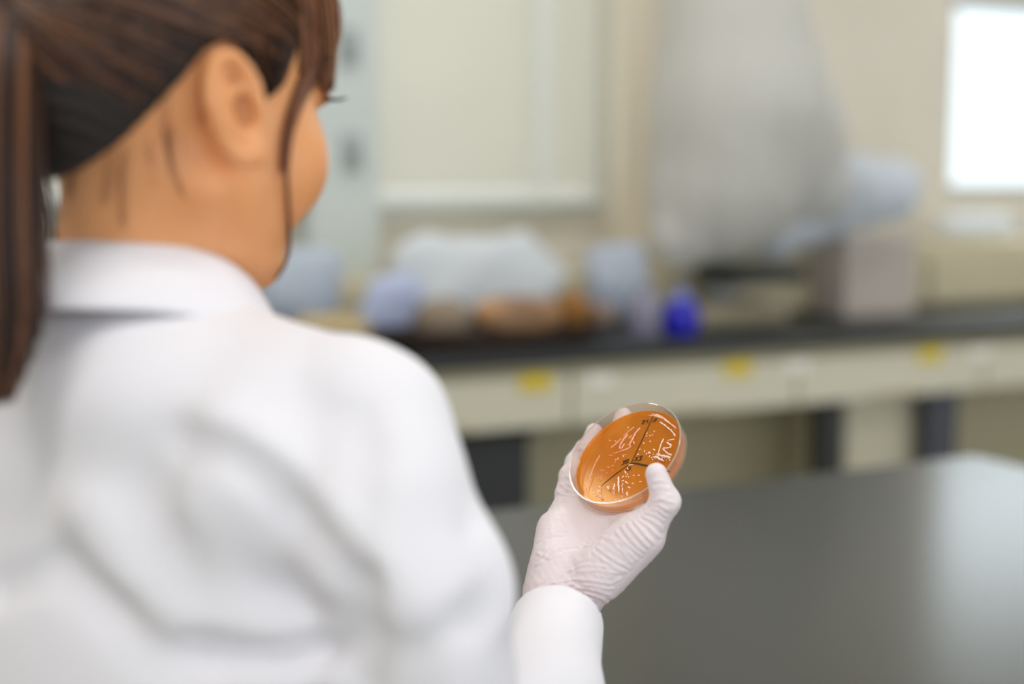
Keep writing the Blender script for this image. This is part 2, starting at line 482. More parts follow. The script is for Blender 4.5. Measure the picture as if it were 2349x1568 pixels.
def lump(name, label, cat, px0, px1, py0, py1, Y, depth, m, seed, rough=.25, group=None, base=None, parent=None, sq=2.6, vox=.006):
    """crumpled soft bag or bundle standing on the bench between the given sight lines"""
    rr = np.random.RandomState(seed)
    a = on_y(px0, py1, Y); b_ = on_y(px1, py1, Y); t = on_y((px0 + px1) / 2, py0, Y)
    z0 = bz + .001 if base is None else base
    cx, hw, hz = (a[0] + b_[0]) / 2, (b_[0] - a[0]) / 2, (t[2] - z0) / 2; cz_ = z0 + hz
    fr = rr.randn(9, 3) * 14; ph = rr.rand(9) * 6.28; am = rr.rand(9) * .006 * rough / .25

    def fn(p):
        q = (p - A_([cx, Y, cz_])) / A_([hw, depth / 2, hz])
        r = (np.abs(q) ** sq).sum(1) ** (1 / sq)
        d = (r - 1) * min(hw, depth / 2, hz) * .9
        for k in range(9):
            s_ = p @ fr[k] + ph[k]; d = d + am[k] * np.abs(np.sin(s_))
        return np.maximum(d, z0 - p[:, 2])
    v, f = sdf_mesh(fn, (cx - hw - .03, Y - depth / 2 - .03, z0 - .01), (cx + hw + .03, Y + depth / 2 + .03, cz_ + hz + .03), vox, 6)
    o = np_mesh(name, v, f, m, parent, (cx, Y, z0))
    if parent is None: tag(o, label, cat, group)
    return o


YM = (YF + YP) / 2
lump('plastic_bag', 'large milky plastic bag lying behind the dark tray of parcels', 'plastic bag', 835, 1325, 500, 665, YP - .08, .12, m_bag, 3, group='milky plastic bags on the bench', sq=3.5)
lump('plastic_bag', 'lilac tinted plastic bag in front of larger bag, left end of tray', 'plastic bag', 765, 1030, 575, 725, YP - .20, .09, m_bag2, 5, group='milky plastic bags on the bench', sq=3)
lump('plastic_bag', 'greyish plastic bag sagging left of the covered microscope', 'plastic bag', 1332, 1500, 525, 690, YP - .08, .13, m_bag3, 8, group='milky plastic bags on the bench', sq=3)
lump('plastic_bag', 'small pale blue plastic bag just right of the chin', 'plastic bag', 560, 822, 520, 700, YP - .09, .12, m_bag3, 11, group='milky plastic bags on the bench')
lump('cloth_bundle', 'tan crumpled bundle beside the shoulder under the plastic bags', 'bundle', 640, 880, 700, 765, YF + .12, .12, mat('tan_cloth', (176, 158, 118), .8), 12)
m_bread = mat('brown_paper', (170, 128, 84), .7); noise_mix(m_bread, (126, 98, 74), (186, 140, 92), 9, (1, 1, 2))
# brown basket with parcels
bk = empty('basket_tray', (on_y(1170, 740, YF + .13)[0], YF + .13, bz)); tag(bk, 'dark brown shallow basket tray on the worktop holding tan parcels', 'tray')
xa, xb = on_y(905, 760, YF + .02)[0], on_y(1425, 760, YF + .02)[0]
m_bask = mat('dark_wicker', (58, 44, 36), .7)
cxm = (xa + xb) / 2; hwx = (xb - xa) / 2
ring = lambda h, s_: [(cxm + hwx * s_ * math.copysign(abs(math.cos(a)) ** .6, math.cos(a)), YF + .14 + .115 * s_ * math.copysign(abs(math.sin(a)) ** .6, math.sin(a)), bz + h) for a in [2 * math.pi * k / 48 for k in range(48)]]
auto_smooth(MB().loft([ring(.001, .82), ring(.02, .92), ring(.034, 1), ring(.036, .97), ring(.022, .89), ring(.008, .8)]).build('tray_body', m_bask, bk))
lump('wrapped_parcel', 'grey brown parcel at the left end of the dark tray', 'parcel', 940, 1080, 668, 740, YF + .13, .13, mat('grey_kraft', (138, 122, 104), .75), 21, .12, 'parcels in the dark tray', base=bz + .01)
lump('wrapped_parcel', 'long tan parcel in the middle of the dark tray', 'parcel', 1070, 1292, 672, 745, YF + .13, .15, m_bread, 22, .12, 'parcels in the dark tray', base=bz + .01)
lump('wrapped_parcel', 'ochre brown parcel at the right of the dark tray', 'parcel', 1275, 1345, 655, 745, YF + .14, .12, mat('ochre_kraft', (140, 96, 40), .7), 23, .1, 'parcels in the dark tray', base=bz + .01)
lump('wrapped_parcel', 'small dull brown parcel at the far right end of the tray', 'parcel', 1340, 1405, 680, 745, YF + .13, .12, mat('dull_kraft', (128, 108, 96), .75), 24, .1, 'parcels in the dark tray', base=bz + .01)
# bottles
m_bott = see_through('milky_bottle', (222, 220, 236), (190, 188, 206), .7, .06, .1, True)
x = on_y(1478, 740, YF + .12)[0]; top = on_y(1478, 648, YF + .12)[2] - bz
bo = empty('reagent_bottle', (x, YF + .12, bz)); tag(bo, 'milky lilac bottle standing left of the blue flask', 'bottle')
auto_smooth(MB().lathe((x, YF + .12, bz + .001), [(.034, 0), (.037, .004), (.037, top * .6), (.03, top * .74), (.016, top * .82), (.016, top * .88)], 32).build('bottle_body', m_bott, bo))
auto_smooth(MB().lathe((x, YF + .12, bz + top * .88), [(.018, 0), (.018, top * .12), (.016, top * .13)], 24).build('cap', mat('grey_cap', (150, 152, 160), .5), bo))
x = on_y(1562, 740, YF + .09)[0]; top = on_y(1562, 652, YF + .09)[2] - bz
bo = empty('blue_flask', (x, YF + .09, bz)); tag(bo, 'small rounded deep blue flask standing near the worktop edge', 'flask')
auto_smooth(MB().lathe((x, YF + .09, bz + .001), [(.028, 0), (.036, .006), (.042, top * .3), (.038, top * .5), (.026, top * .7)], 32).build('blue_filling', mat('deep_blue', (16, 14, 176), .25), bo))
auto_smooth(MB().lathe((x, YF + .09, bz + .001 + top * .7), [(.0262, 0), (.016, top * .13), (.012, top * .18), (.012, top * .28), (.010, top * .3)], 32).build('flask_neck', see_through('clear_blue_plastic', (190, 196, 232), (150, 160, 215), .5, .06), bo))
# grey carton and papers at right
x0, x1 = on_y(1938, 700, YP - .16)[0], on_y(2098, 700, YP - .16)[0]
gt = on_y(2000, 545, YP - .16)[2]
cb = empty('carton', ((x0 + x1) / 2, YP - .1, bz)); tag(cb, 'upright greyish beige carton right of the covered microscope', 'carton')
MB().box(x0, x1, YP - .16, YP - .03, bz + .001, gt, .004).build('carton_body', mat('grey_beige_card', (184, 174, 166), .7), cb)
MB().box(x0 - .003, x1 + .003, YP - .163, YP - .027, gt - .03, gt + .002, .004).build('carton_lid', mat('grey_beige_card_lid', (190, 182, 174), .7), cb)
lump('plastic_bag', 'pale blue plastic bag lying on the back cupboard below the bright window', 'plastic bag', 2130, 2330, 478, 553, YP + .14, .18, m_bag, 31, base=uz + .001, group='milky plastic bags on the bench')
lump('plastic_bag', 'pale violet plastic bag hanging over the cupboard edge at far right', 'plastic bag', 2345, 2540, 470, 575, YP + .09, .13, m_bag, 33, base=uz + .001, group='milky plastic bags on the bench')
x0, x1 = on_y(2150, 560, YP + .04)[0], on_y(2300, 560, YP + .04)[0]

# covered microscope
YC = YF + .26
mx = on_y(1660, 700, YC)[0]
ms = empty('covered_microscope', (mx, YC, bz)); tag(ms, 'tall microscope under a translucent white plastic dust cover', 'microscope')
m_scope = mat('microscope_enamel', (150, 152, 148), .4); m_sb = mat('microscope_black', (14, 20, 18), .5)
xb0, xb1 = on_y(1640, 640, YC)[0], on_y(1800, 640, YC)[0]
z64 = on_y(1700, 640, YC)[2]
MB().box(mx - .10, mx + .16, YC - .05, YC + .11, bz + .001, bz + .05, .01).build('base_plate', mat('microscope_base_cream', (150, 142, 118), .5), ms)
MB().box(xb0, xb1, YC - .09, YC + .1, z64 - .005, z64 + .035, .008).build('stage', m_sb, ms)
MB().box(mx + .0, mx + .06, YC + .03, YC + .1, bz + .05, bz + .86, .01).build('column', m_scope, ms)
MB().box(mx - .06, mx + .1, YC - .08, YC + .08, bz + .42, bz + .5, .015).build('microscope_head', m_scope, ms)
ep = on_y(2040, 440, YC)
for s_ in (-.03, .03):
    MB().tube([(mx + .08, YC + s_, bz + .4), (ep[0] - .07, YC + s_, ep[2] - .0)], .016, 16).build('eyepiece', m_sb, ms)
P_ = lambda px, py, Y=None: on_y(px, py, YC if Y is None else Y)


def cover(p):
    a, b_ = P_(1690, -160), P_(1690, 260)
    q = p * A_([1, 1, 1])
    sc = 1.0
    d = capsule(q, P_(1682, -150), P_(1690, 250), .135, .195)
    d = smin(d, capsule(q, P_(1690, 250), P_(1660, 420), .195, .17), .05)
    d = smin(d, capsule(q, P_(1660, 420), P_(1560, 545), .16, .07), .07)
    d = smin(d, capsule(q, P_(1745, 60), P_(1815, 300), .11, .135), .04)
    d = smin(d, capsule(q, P_(1700, 330), P_(1860, 430), .14, .10), .05)
    ang = np.arctan2(p[:, 1] - YC, p[:, 0] - mx)
    d = d + .003 * np.sin(ang * 4 + p[:, 2] * 6) + .0035 * np.sin(ang * 13 + 1.5 * np.sin(p[:, 2] * 7)) * np.clip((P_(1690, -60)[2] - p[:, 2]) * 3, 0, 1)
    d = d + .014 * np.exp(-(polydist(p, [P_(1680, 200, YC - .18), P_(1682, 290, YC - .19)]) / .022) ** 2)
    bot = P_(1500, 640)[2] + .012
    return np.maximum(d, bot + .55 * np.maximum(p[:, 0] - P_(1690, 600)[0], 0) * 0 - p[:, 2])


lo = A_([P_(1400, 500)[0] - .05, YC - .27, bz + .03]); hi = A_([P_(2130, 400)[0] + .08, YC + .27, bz + 1.2])
v, f = sdf_mesh(cover, lo, hi, .008, 6)
def daylit_cover_arm(p):
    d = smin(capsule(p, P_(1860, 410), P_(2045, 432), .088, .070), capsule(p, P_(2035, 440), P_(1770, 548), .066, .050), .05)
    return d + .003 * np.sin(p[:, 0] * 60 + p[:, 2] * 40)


m_cover = see_through('vinyl_dust_cover', (228, 232, 234), (232, 231, 227), .97, .02, .4, True)
np_mesh('dust_cover', v, f, m_cover, ms, (mx, YC, bz))
v, f = sdf_mesh(daylit_cover_arm, lo, hi, .008, 6)
np_mesh('daylit_cover_arm', v, f, see_through('daylight_tinted_vinyl', (232, 238, 246), (234, 240, 248), .96, .03, .3, True), ms, (mx, YC, bz))['label'] = 'arm of the dust cover over the eyepieces, window light painted in as a bluish tint'  # arm of the same vinyl cover; its bluish colour is painted-in window light

# ================================================================ PETRI DISH
Dd = 1.05
nC = A_([-.503, .641, -.577])                    # disc normal in camera axes (right, up, away)
nL = A_([nC[0], nC[2] * cp_ + nC[1] * sp_, -nC[2] * sp_ + nC[1] * cp_]); nL /= np.linalg.norm(nL)
dc = PL(1432, 1036, Dd)                          # centre of the open rim
RAD = .0455
nW = L2W(nL)[0]; dW = L2W(dc)[0]


def dish_pt(px, py, depth):                      # sight line meets the plane 'depth' behind the rim
    o = A_([0, 0, CAM_Z]); r = PL(px, py, 1) - o; c = dc - nL * depth
    t = ((c - o) @ nL) / (r @ nL); return L2W(o + r * t)[0]


m_dish = see_through('clear_polystyrene', (248, 246, 244), (250, 240, 236), .07, .10, .03)
m_agar = see_through('orange_agar', (255, 238, 190), (255, 194, 100), .52, .02, .1, True)
m_agar_top = see_through('clear_agar', (255, 246, 214), (255, 180, 90), .06, .055, .05, True)
m_mark = mat('black_marker', (34, 22, 14), .6)
m_col = mat('bacterial_streak', (255, 226, 214), .12)
m_col2 = mat('pinkish_streak', (250, 186, 160), .15)
dish = empty('petri_dish', dW - nW * .0135); tag(dish, 'open round petri dish of orange agar held in the gloved hand', 'petri dish')
c0_ = dW - nW * .0135
prof = [(.0005, 0), (RAD - .001, 0), (RAD, .001), (RAD + .0006, .0135), (RAD + .0002, .0139), (RAD - .0006, .0137), (RAD - .0012, .0012), (.0005, .0012)]
auto_smooth(MB().lathe(c0_, prof, 96, nW, cap=False).build('dish_wall', m_dish, dish), 35)
auto_smooth(MB().lathe(c0_, [(RAD - .0003, .0133), (RAD + .0009, .0133), (RAD + .0009, .0138), (RAD - .0003, .0138), (RAD - .0003, .0133)], 96, nW, cap=False).build('rim', see_through('rim_polystyrene', (246, 240, 236), (250, 236, 226), .22, .08, .05), dish), 35)
ar = RAD - .0013
auto_smooth(MB().lathe(c0_, [(.0003, .0013), (ar - .0004, .0013), (ar, .0020), (ar, .0064), (ar - .0003, .0064), (ar - .0004, .0029), (.0003, .0029)], 96, nW, cap=False).build('agar', m_agar, dish), 50)
auto_smooth(MB().lathe(c0_, [(.0003, .0036), (ar - .0006, .0036), (ar - .0005, .0066), (ar - .0010, .0061), (ar - .002, .0056), (ar - .005, .0055), (.0003, .0055)], 96, nW, cap=False).build('agar_surface', m_agar_top, dish), 50)


jr = random.Random(11)


def c1(x, y): return 1380 + x / 11.2, 920 + y / 11.2
def c2(x, y): return 1310 + x / 11.2, 1040 + y / 11.2


def strokes(name, lines, depth, r, m, fl=1.0, smooth=True):
    mb = MB()
    for ln in lines:
        rr_ = ln[0]; pq = ln[1:]
        if m not in (m_mark,) and len(pq) > 1:            # a streak of growth is ragged: wavering line, uneven width
            qq = []
            for (xa_, ya_), (xb_, yb_) in zip(pq[:-1], pq[1:]):
                k_ = max(2, int(math.hypot(xb_ - xa_, yb_ - ya_) / 1.6))
                qq += [(xa_ + (xb_ - xa_) * t_ / k_ + jr.gauss(0, .22), ya_ + (yb_ - ya_) * t_ / k_ + jr.gauss(0, .22)) for t_ in range(k_)]
            pq = qq + [pq[-1]]
        pts = [dish_pt(px, py, depth) for px, py in pq]
        if len(pts) == 1:
            q = Vector(pts[0]); mb.lathe(q - Vector(nW) * rr_ * .4, [(rr_ * .1, -rr_ * .2), (rr_ * .9, 0), (rr_, rr_ * .3), (rr_ * .75, rr_ * .7), (rr_ * .1, rr_ * .95)], 10, nW)
        else:
            n = len(pts); rs = [rr_ * (.6 if i in (0, n - 1) else (1 if m is m_mark else jr.uniform(.55, 1.25))) for i in range(n)]
            mb.tube(pts, rs, 8)
    return mb.build(name, m, dish, smooth=smooth)


J = c2(1545, 235)
W_ = .00042
zb_ = .0128                       # the marker stands on the outside of the base, seen through agar
strokes('marker_lines', [[W_ * 1.15, c1(1365, 300), c1(1100, 860), J], [W_ * 1.15, c2(765, 835), c2(1150, 520), J], [W_ * 1.8, J, c2(1700, 258), c2(1960, 310), (1525, 1078), (1537, 1081)]], .0102, 0, m_mark)
for grp in ([[W_ * 1.3, c2(1330, 200), c2(1400, 178), c2(1350, 228), c2(1385, 240), c2(1290, 302)]],
            [[W_ * 1.3, c2(1400, 165), c2(1485, 150), c2(1460, 200), c2(1405, 200), c2(1470, 215), c2(1400, 262)]],
            [[W_ * 1.3, c2(1650, 110), c2(1712, 92), c2(1680, 130), c2(1705, 150), c2(1610, 186)]],
            [[W_ * 1.3, c2(1745, 78), c2(1835, 60), c2(1775, 115), c2(1810, 128), c2(1780, 165), c2(1705, 182)]],
            [[W_ * 1.3, c2(1550, 330), c2(1480, 360), c2(1530, 390), c2(1450, 430), c2(1420, 400)]],
            [[W_ * 1.3, c1(1040, 510), c1(1110, 492), c1(1090, 535), c1(1040, 578), c1(1085, 582)]],
            [[W_ * 1.2, c1(1205, 480), c1(1150, 500), c1(1165, 530), c1(1205, 545)]],
            [[W_ * 1.3, c1(1430, 432), c1(1355, 465), c1(1370, 510), c1(1300, 525)], [W_ * .9, c1(1420, 455), c1(1390, 500), c1(1345, 520)]]):
    strokes('marker_digit', grp, .0102, 0, m_mark)
sr = .00045
sd = .0079
rnd = random.Random(4)
cream = [[sr * 1.5, c1(1500, 530), c1(1600, 600), c1(1700, 680), c1(1790, 750), c1(1850, 830), c1(1895, 900)],
         [sr * 1.0, c1(1615, 470), c1(1700, 530), c1(1790, 590), c1(1860, 640), c1(1920, 700)],
         [sr, c1(1700, 1000), c1(1790, 990), c1(1875, 970)],
         [sr * 1.6, c1(1670, 1050), c1(1730, 1100), c1(1800, 1140)],
         [sr * 1.2, c1(1580, 1200), c1(1700, 1200), c1(1790, 1165)],
         [sr * 1.5, c1(1570, 1220), c1(1640, 1290), c1(1720, 1350), c1(1800, 1385)],
         [sr * 1.2, c1(1590, 965), c1(1560, 1030), c1(1520, 1120), c1(1495, 1210), c1(1465, 1300), c1(1440, 1370)],
         [sr * 1.7, c1(1440, 1370), c1(1540, 1390), c1(1640, 1420), c1(1760, 1440)],
         [sr * 1.7, c1(1320, 1430), c1(1420, 1440), c1(1500, 1490), c1(1600, 1530)],
         [sr * 1.2, c1(1210, 1440), c1(1245, 1390)], [sr * 2, c1(1195, 1320), c1(1255, 1325)],
         [sr * 1.5, c2(1220, 590), c2(1215, 700), c2(1218, 800), c2(1225, 900), c2(1228, 985)],
         [sr * 1.2, c2(1120, 770), c2(1105, 840), c2(1090, 915)], [sr * 2.2, c2(1075, 905), c2(1110, 915)],
         [sr * 1.3, c2(910, 850), c2(945, 870), c2(955, 920)], [sr * 1.3, c2(970, 835), c2(945, 870)],
         [sr * 1.2, c2(705, 865), c2(755, 845)], [sr * 1.7, c2(715, 935), c2(700, 1000)], [sr * 2, c2(590, 1010), c2(605, 1025)],
         [sr * 2.2, c2(720, 1100), c2(765, 1110)], [sr, c2(765, 1060), c2(740, 1090)],
         [sr * 1.1, c2(1325, 870), c2(1315, 930), c2(1325, 975)], [sr * 1.2, c2(1370, 440), c2(1400, 480), c2(1410, 520)],
         [sr * .9, c2(1470, 290), c2(1590, 285)], [sr, c2(1450, 350), c2(1440, 380), c2(1480, 400)],
         [sr * 1.2, c2(1400, 700), c2(1405, 730), c2(1465, 770)], [sr * 1.4, c2(1455, 850), c2(1520, 880)],
         [sr * 1.4, c2(1440, 980), c2(1430, 1050), c2(1460, 1085)], [sr, c2(1560, 760), c2(1605, 768)], [sr, c2(1745, 720), c2(1810, 715)],
         [sr, c2(1715, 552), c2(1760, 560)], [sr, c2(1595, 550), c2(1630, 565)], [sr, c2(1235, 1200), c2(1275, 1180)], [sr * 1.2, c2(1115, 1195), c2(1160, 1190)]]
for x, y in ((980, 1230), (1100, 1280), (935, 1360), (1335, 1230), (1360, 1250), (1080, 1075), (1245, 1025), (1150, 1345)): cream.append([sr * 1.5, c1(x, y)])
for x, y in ((1320, 600), (1340, 690), (1320, 760), (1320, 800), (1300, 830), (1325, 1000), (1300, 1090), (1410, 585), (1470, 600), (1445, 540), (1720, 20), (1340, 580), (1310, 700)): cream.append([sr * 1.25, c2(x, y)])
for i in range(46):
    u = rnd.random(); x = 1330 + u * 420 + rnd.gauss(0, 40); y = 1380 + u * 90 + rnd.gauss(0, 45); cream.append([sr * rnd.uniform(.7, 1.3), c1(x, y)])
strokes('bacterial_streaks', cream, sd, 0, m_col)
pink = [[sr * 1.4, c1(670, 850), c1(580, 960), c1(520, 1040), c1(470, 1140), c1(460, 1210)], [sr * 1.3, c1(460, 1210), c1(520, 1200), c1(590, 1090)],
        [sr * 1.6, c1(990, 680), c1(930, 740), c1(860, 830), c1(820, 920), c1(770, 1010), c1(720, 1110)], [sr, c1(780, 870), c1(700, 960)],
        [sr * 1.3, c1(820, 1020), c1(835, 1095)], [sr, c1(240, 1190), c1(330, 1120), c1(420, 1040), c1(500, 950)], [sr * .8, c1(560, 900), c1(700, 760), c1(840, 660)],
        [sr * 1.1, c1(760, 1150), c1(690, 1210), c1(600, 1245), c1(500, 1270)], [sr * .6, c1(500, 1270), c1(400, 1310), c1(300, 1340)],
        [sr * .9, c2(740, 40), c2(640, 210), c2(560, 380), c2(510, 530), c2(470, 680), c2(420, 780), c2(390, 900)],
        [sr * .7, c2(745, 435), c2(860, 425)], [sr * .7, c2(930, 350), c2(990, 345)], [sr * .8, c2(1035, 310), c2(1100, 300)], [sr * .7, c2(1115, 930), c2(1085, 1060)],
        [sr * .6, c1(180, 1380), c1(280, 1390)], [sr * .7, c1(545, 1380), c1(630, 1365)], [sr * 1.4, c1(680, 1120), c1(740, 1130)]]
for x, y in ((210, 1005), (355, 1020), (680, 670), (970, 700), (550, 1400), (420, 1480), (360, 1500), (1150, 890), (1160, 820), (1350, 770), (1240, 880), (1300, 860)): pink.append([sr * 1.6, c1(x, y)])
for x, y in ((700, 605), (770, 600), (760, 650), (915, 490), (1060, 420), (1130, 215), (1180, 130), (1340, 80), (1210, 100)): pink.append([sr * 1.1, c2(x, y)])
strokes('faint_streaks', pink, sd, 0, m_col2)

# ================================================================ PERSON
rows = lambda *a: A_(a, dtype=float)


def frame_axes(yaw, pitch, roll=0):
    """rows: right, forward, up of a head or trunk turned yaw degrees right of 'away', bent pitch degrees down"""
    y, p, q = R(yaw), R(pitch), R(roll)
    f = A_([math.sin(y) * math.cos(p), math.cos(y) * math.cos(p), -math.sin(p)])
    r = A_([math.cos(y), -math.sin(y), 0]); u = np.cross(r, f)
    r2 = r * math.cos(q) + u * math.sin(q); u2 = u * math.cos(q) - r * math.sin(q)
    return rows(r2, f, u2)


HA = frame_axes(46, 5, 0)
ear_w = PL(525, 242, .765)
HC = ear_w - A_([.070, -.003, 0]) @ HA
hl = lambda r, f, u: HC + A_([r, f, u]) @ HA
TC = hl(.004, -.088, .052)                         # where the ponytail is tied
NB = PL(300, 655, .835)                            # neck base
BA = frame_axes(32, 3, 0)
bl_ = lambda r, f, u: NB + A_([r, f, u]) @ BA
shR, shL = PL(838, 985, .765), bl_(-.165, .0, -.085)
elR = PL(960, 1960, .79)
ARM = [shR, PL(862, 1130, .75), PL(875, 1240, .748), PL(960, 1350, .75), PL(962, 1568, .765), elR]
elL = bl_(-.24, .05, -.34); wrL = bl_(-.10, .24, -.36)

# ---- hand, all points given with their own depth
hp = lambda px, py, d: PL(px, py, d)
wrist = hp(1292, 1372, 1.024)
mc = {'pinky': hp(1294, 1186, 1.076), 'ring': hp(1335, 1166, 1.072), 'middle': hp(1385, 1158, 1.064), 'index': hp(1434, 1166, 1.052)}
fing = {'index': ([mc['index'], hp(1425, 1082, 1.077), hp(1416, 1012, 1.101), hp(1430, 953, 1.116)], [.0108, .0094, .0083, .0066]),
        'middle': ([mc['middle'], hp(1360, 1092, 1.090), hp(1350, 1035, 1.112), hp(1363, 990, 1.122)], [.0108, .0095, .0084, .0066]),
        'ring': ([mc['ring'], hp(1320, 1110, 1.093), hp(1320, 1062, 1.111), hp(1338, 1026, 1.117)], [.0104, .0092, .0081, .0064]),
        'pinky': ([mc['pinky'], hp(1298, 1132, 1.090), hp(1304, 1090, 1.101), hp(1320, 1058, 1.110)], [.0098, .0080, .0071, .0058])}
cmc = hp(1385, 1305, 1.010)
thumb = [cmc, hp(1478, 1222, .997), hp(1527, 1150, .990), hp(1505, 1086, .990)]
thumb_r = [.0165, .0128, .0100, .0076]


def hand_sdf(p):
    d = None
    for k in ('pinky', 'ring', 'middle', 'index'):
        off = {'pinky': (-16, 0), 'ring': (-6, 3), 'middle': (6, 4), 'index': (14, 4)}[k]
        base = hp(1292 + off[0] * 1.6, 1352, 1.026)
        e = capsule(p, base, mc[k], .0155, .0125)
        d = e if d is None else smin(d, e, .012)
    d = smin(d, capsule(p, wrist, hp(1270, 1475, .992), .0245, .0250), .02)
    d = smin(d, capsule(p, hp(1268, 1290, 1.030), hp(1268, 1212, 1.060), .0145, .0115), .012)   # hypothenar
    d = smin(d, chain(p, thumb, thumb_r, .004), .010)
    d = smin(d, capsule(p, hp(1372, 1318, 1.012), hp(1462, 1232, 1.002), .0175, .0145), .014)    # thenar
    d = smin(d, capsule(p, hp(1455, 1235, 1.010), hp(1434, 1175, 1.046), .0105, .0100), .016)    # web
    fd = None
    for k, (pts, rs) in fing.items():
        e = chain(p, pts, rs, .003); fd = e if fd is None else smin(fd, e, .0022)
    d = smin(d, fd, .006)
    # the pad of the thumb lies on the rim and agar side of the dish
    return d


def dish_solid(p):                                  # the dish as a solid disc, so that hand parts touch and do not cross it
    q = (p - (dc - nL * .0069)); h = q @ nL; r = np.linalg.norm(q - h[:, None] * nL, axis=1)
    return np.maximum(np.abs(h) - .0072, r - (RAD + .0010))


def hand_full(p): return smax(hand_sdf(p), -(dish_solid(p)), .002)


# glove creases, given as curves laid on the surface of the hand
def lay(fn, pts):
    out = [trace(fn, *q) for q in pts]; return [q for q in out if q is not None]


crease = []
def cr_(pts, h=.0006, w_=.0011): crease.append((lay(hand_full, pts), h, w_))


z2 = lambda x, y: (1130 + x / 3.35, 1100 + y / 3.35)
for c in ([(300, 940), (430, 800), (560, 700), (700, 655), (850, 665), (1010, 700)], [(640, 700), (800, 690), (930, 712), (1030, 715)],
          [(330, 850), (470, 790), (620, 765), (780, 775), (920, 800), (985, 760)], [(430, 830), (600, 800), (760, 815), (930, 840)],
          [(480, 860), (640, 830), (800, 850), (905, 885)], [(600, 870), (720, 875), (840, 915), (890, 945)], [(690, 905), (790, 930), (870, 985)],
          [(740, 950), (810, 985), (850, 1040)], [(770, 990), (815, 1030), (835, 1075)],
          [(730, 470), (840, 430), (930, 480), (1010, 560), (1080, 640)], [(800, 520), (900, 590), (1000, 650), (1060, 690)], [(770, 550), (860, 620), (960, 680), (1040, 705)],
          [(900, 440), (980, 480), (1050, 560), (1110, 620)], [(950, 395), (1010, 470), (1090, 540), (1150, 585)], [(990, 355), (1040, 430), (1110, 510), (1170, 560)],
          [(1040, 330), (1090, 400), (1150, 470), (1200, 520)], [(1090, 320), (1140, 380), (1190, 440), (1240, 490)], [(1120, 305), (1190, 350), (1240, 400), (1290, 440)],
          [(1150, 280), (1220, 310), (1290, 350), (1310, 390)], [(1170, 250), (1250, 265), (1320, 320)], [(1190, 225), (1270, 230), (1330, 280)],
          [(1200, 190), (1280, 195), (1350, 240)], [(1210, 165), (1300, 150), (1380, 170)],
          [(400, 580), (520, 520), (650, 505), (740, 500)], [(350, 470), (450, 430), (540, 420)], [(340, 560), (430, 600), (520, 570)],
          [(330, 650), (360, 640), (420, 560)], [(520, 30), (560, 60), (640, 90)], [(500, 95), (560, 110), (620, 120)]):
    cr_([z2(*q) for q in c])
z1 = lambda x, y: (1150 + x / 4.612, 880 + y / 4.612)
for c in ([(640, 985), (690, 975), (735, 990)], [(620, 1060), (680, 1050), (740, 1075)], [(600, 1130), (680, 1125), (760, 1150)],
          [(1600, 1030), (1680, 1020), (1740, 1040)], [(1590, 1110), (1690, 1090), (1790, 1110)], [(1600, 1240), (1700, 1200), (1790, 1180)], [(770, 700), (820, 680), (880, 690)]):
    cr_([z1(*q) for q in c], .0004, .0012)


def glove_sdf(p):
    d = hand_sdf(p)
    near = np.abs(d) < .006
    if near.any():
        q = p[near]; dd = np.zeros(len(q))
        for pts, h, w_ in crease:
            if len(pts) > 1:
                e = polydist(q, pts); dd += 1.5 * h * np.exp(-(e / w_) ** 2) - h * .7 * np.exp(-((e - w_ * 2) / w_) ** 2)
        rip = np.sin(q[:, 0] * 900 + q[:, 2] * 500 + 3 * np.sin(q[:, 2] * 130) + 2 * np.sin(q[:, 0] * 210)) * .00009
        d = d.copy(); d[near] -= dd + rip
    d = smax(d, -(dish_solid(p) - .0003), .0015)
    q = (p - gc) @ ga                               # the cuff end of the glove, up the sleeve
    return np.maximum(d, q)


ga = hp(1270, 1475, .992) - wrist; ga /= np.linalg.norm(ga); gc = hp(1276, 1462, .992)
GL = []
v, f = sdf_mesh(glove_sdf, hp(1200, 1470, 1.05) - A_([.03, .12, .03]), hp(1600, 900, 1.05) + A_([.01, .12, .0]), .0011, 8)
GL = (v, f)

neck_a, neck_b = hl(.003, -.010, -.045), NB + A_([.006, 0, -.03])
# ---- lab coat
folds = []


def coat_base(p):
    d = capsule(p, bl_(-.12, -.012, -.090), bl_(.118, -.012, -.090), .066, .062)
    d = smin(d, capsule(p, bl_(-.05, -.005, -.066), bl_(.05, -.005, -.066), .058, .058), .05)
    d = smin(d, ellipsoid(p, bl_(0, .020, -.22), (.185, .125, .19), BA), .05)
    d = smin(d, ellipsoid(p, bl_(0, .020, -.48), (.180, .130, .26), BA), .06)
    d = smin(d, capsule(p, bl_(.05, -.006, -.070), shR + A_([-.012, 0, .020]), .052, .030), .03)
    d = smin(d, capsule(p, bl_(-.055, -.034, -.066), bl_(.045, -.034, -.066), .056, .056), .03)
    # sleeves
    dR = chain(p, ARM, [.047, .045, .0445, .0455, .048, .050], .02)
    dR = smin(dR, chain(p, [elR, hp(1238, 1610, .93), hp(1278, 1436, .994)], [.048, .0385, .0325], .02), .02)
    dL = smin(chain(p, [shL, elL], [.066, .056]), capsule(p, elL, wrL, .054, .036), .02)
    return smin(smin(d, dR, .012), dL, .012)


def coat_raw(p):
    d = coat_base(p)
    near = np.abs(d) < .05
    if near.any() and folds:
        q = p[near]; dd = np.zeros(len(q))
        for pts, h, w_ in folds:
            e = polydist(q, pts); dd += h * np.exp(-(e / w_) ** 2)
        d = d.copy(); d[near] -= np.clip(dd, -.015, .012)
    return d


def lay_fold(pts, h, w_):
    q = [trace(coat_base, *c) for c in pts]; q = [c for c in q if c is not None]
    if len(q) > 1: FO.append((q, h * .78, w_))


FO = []
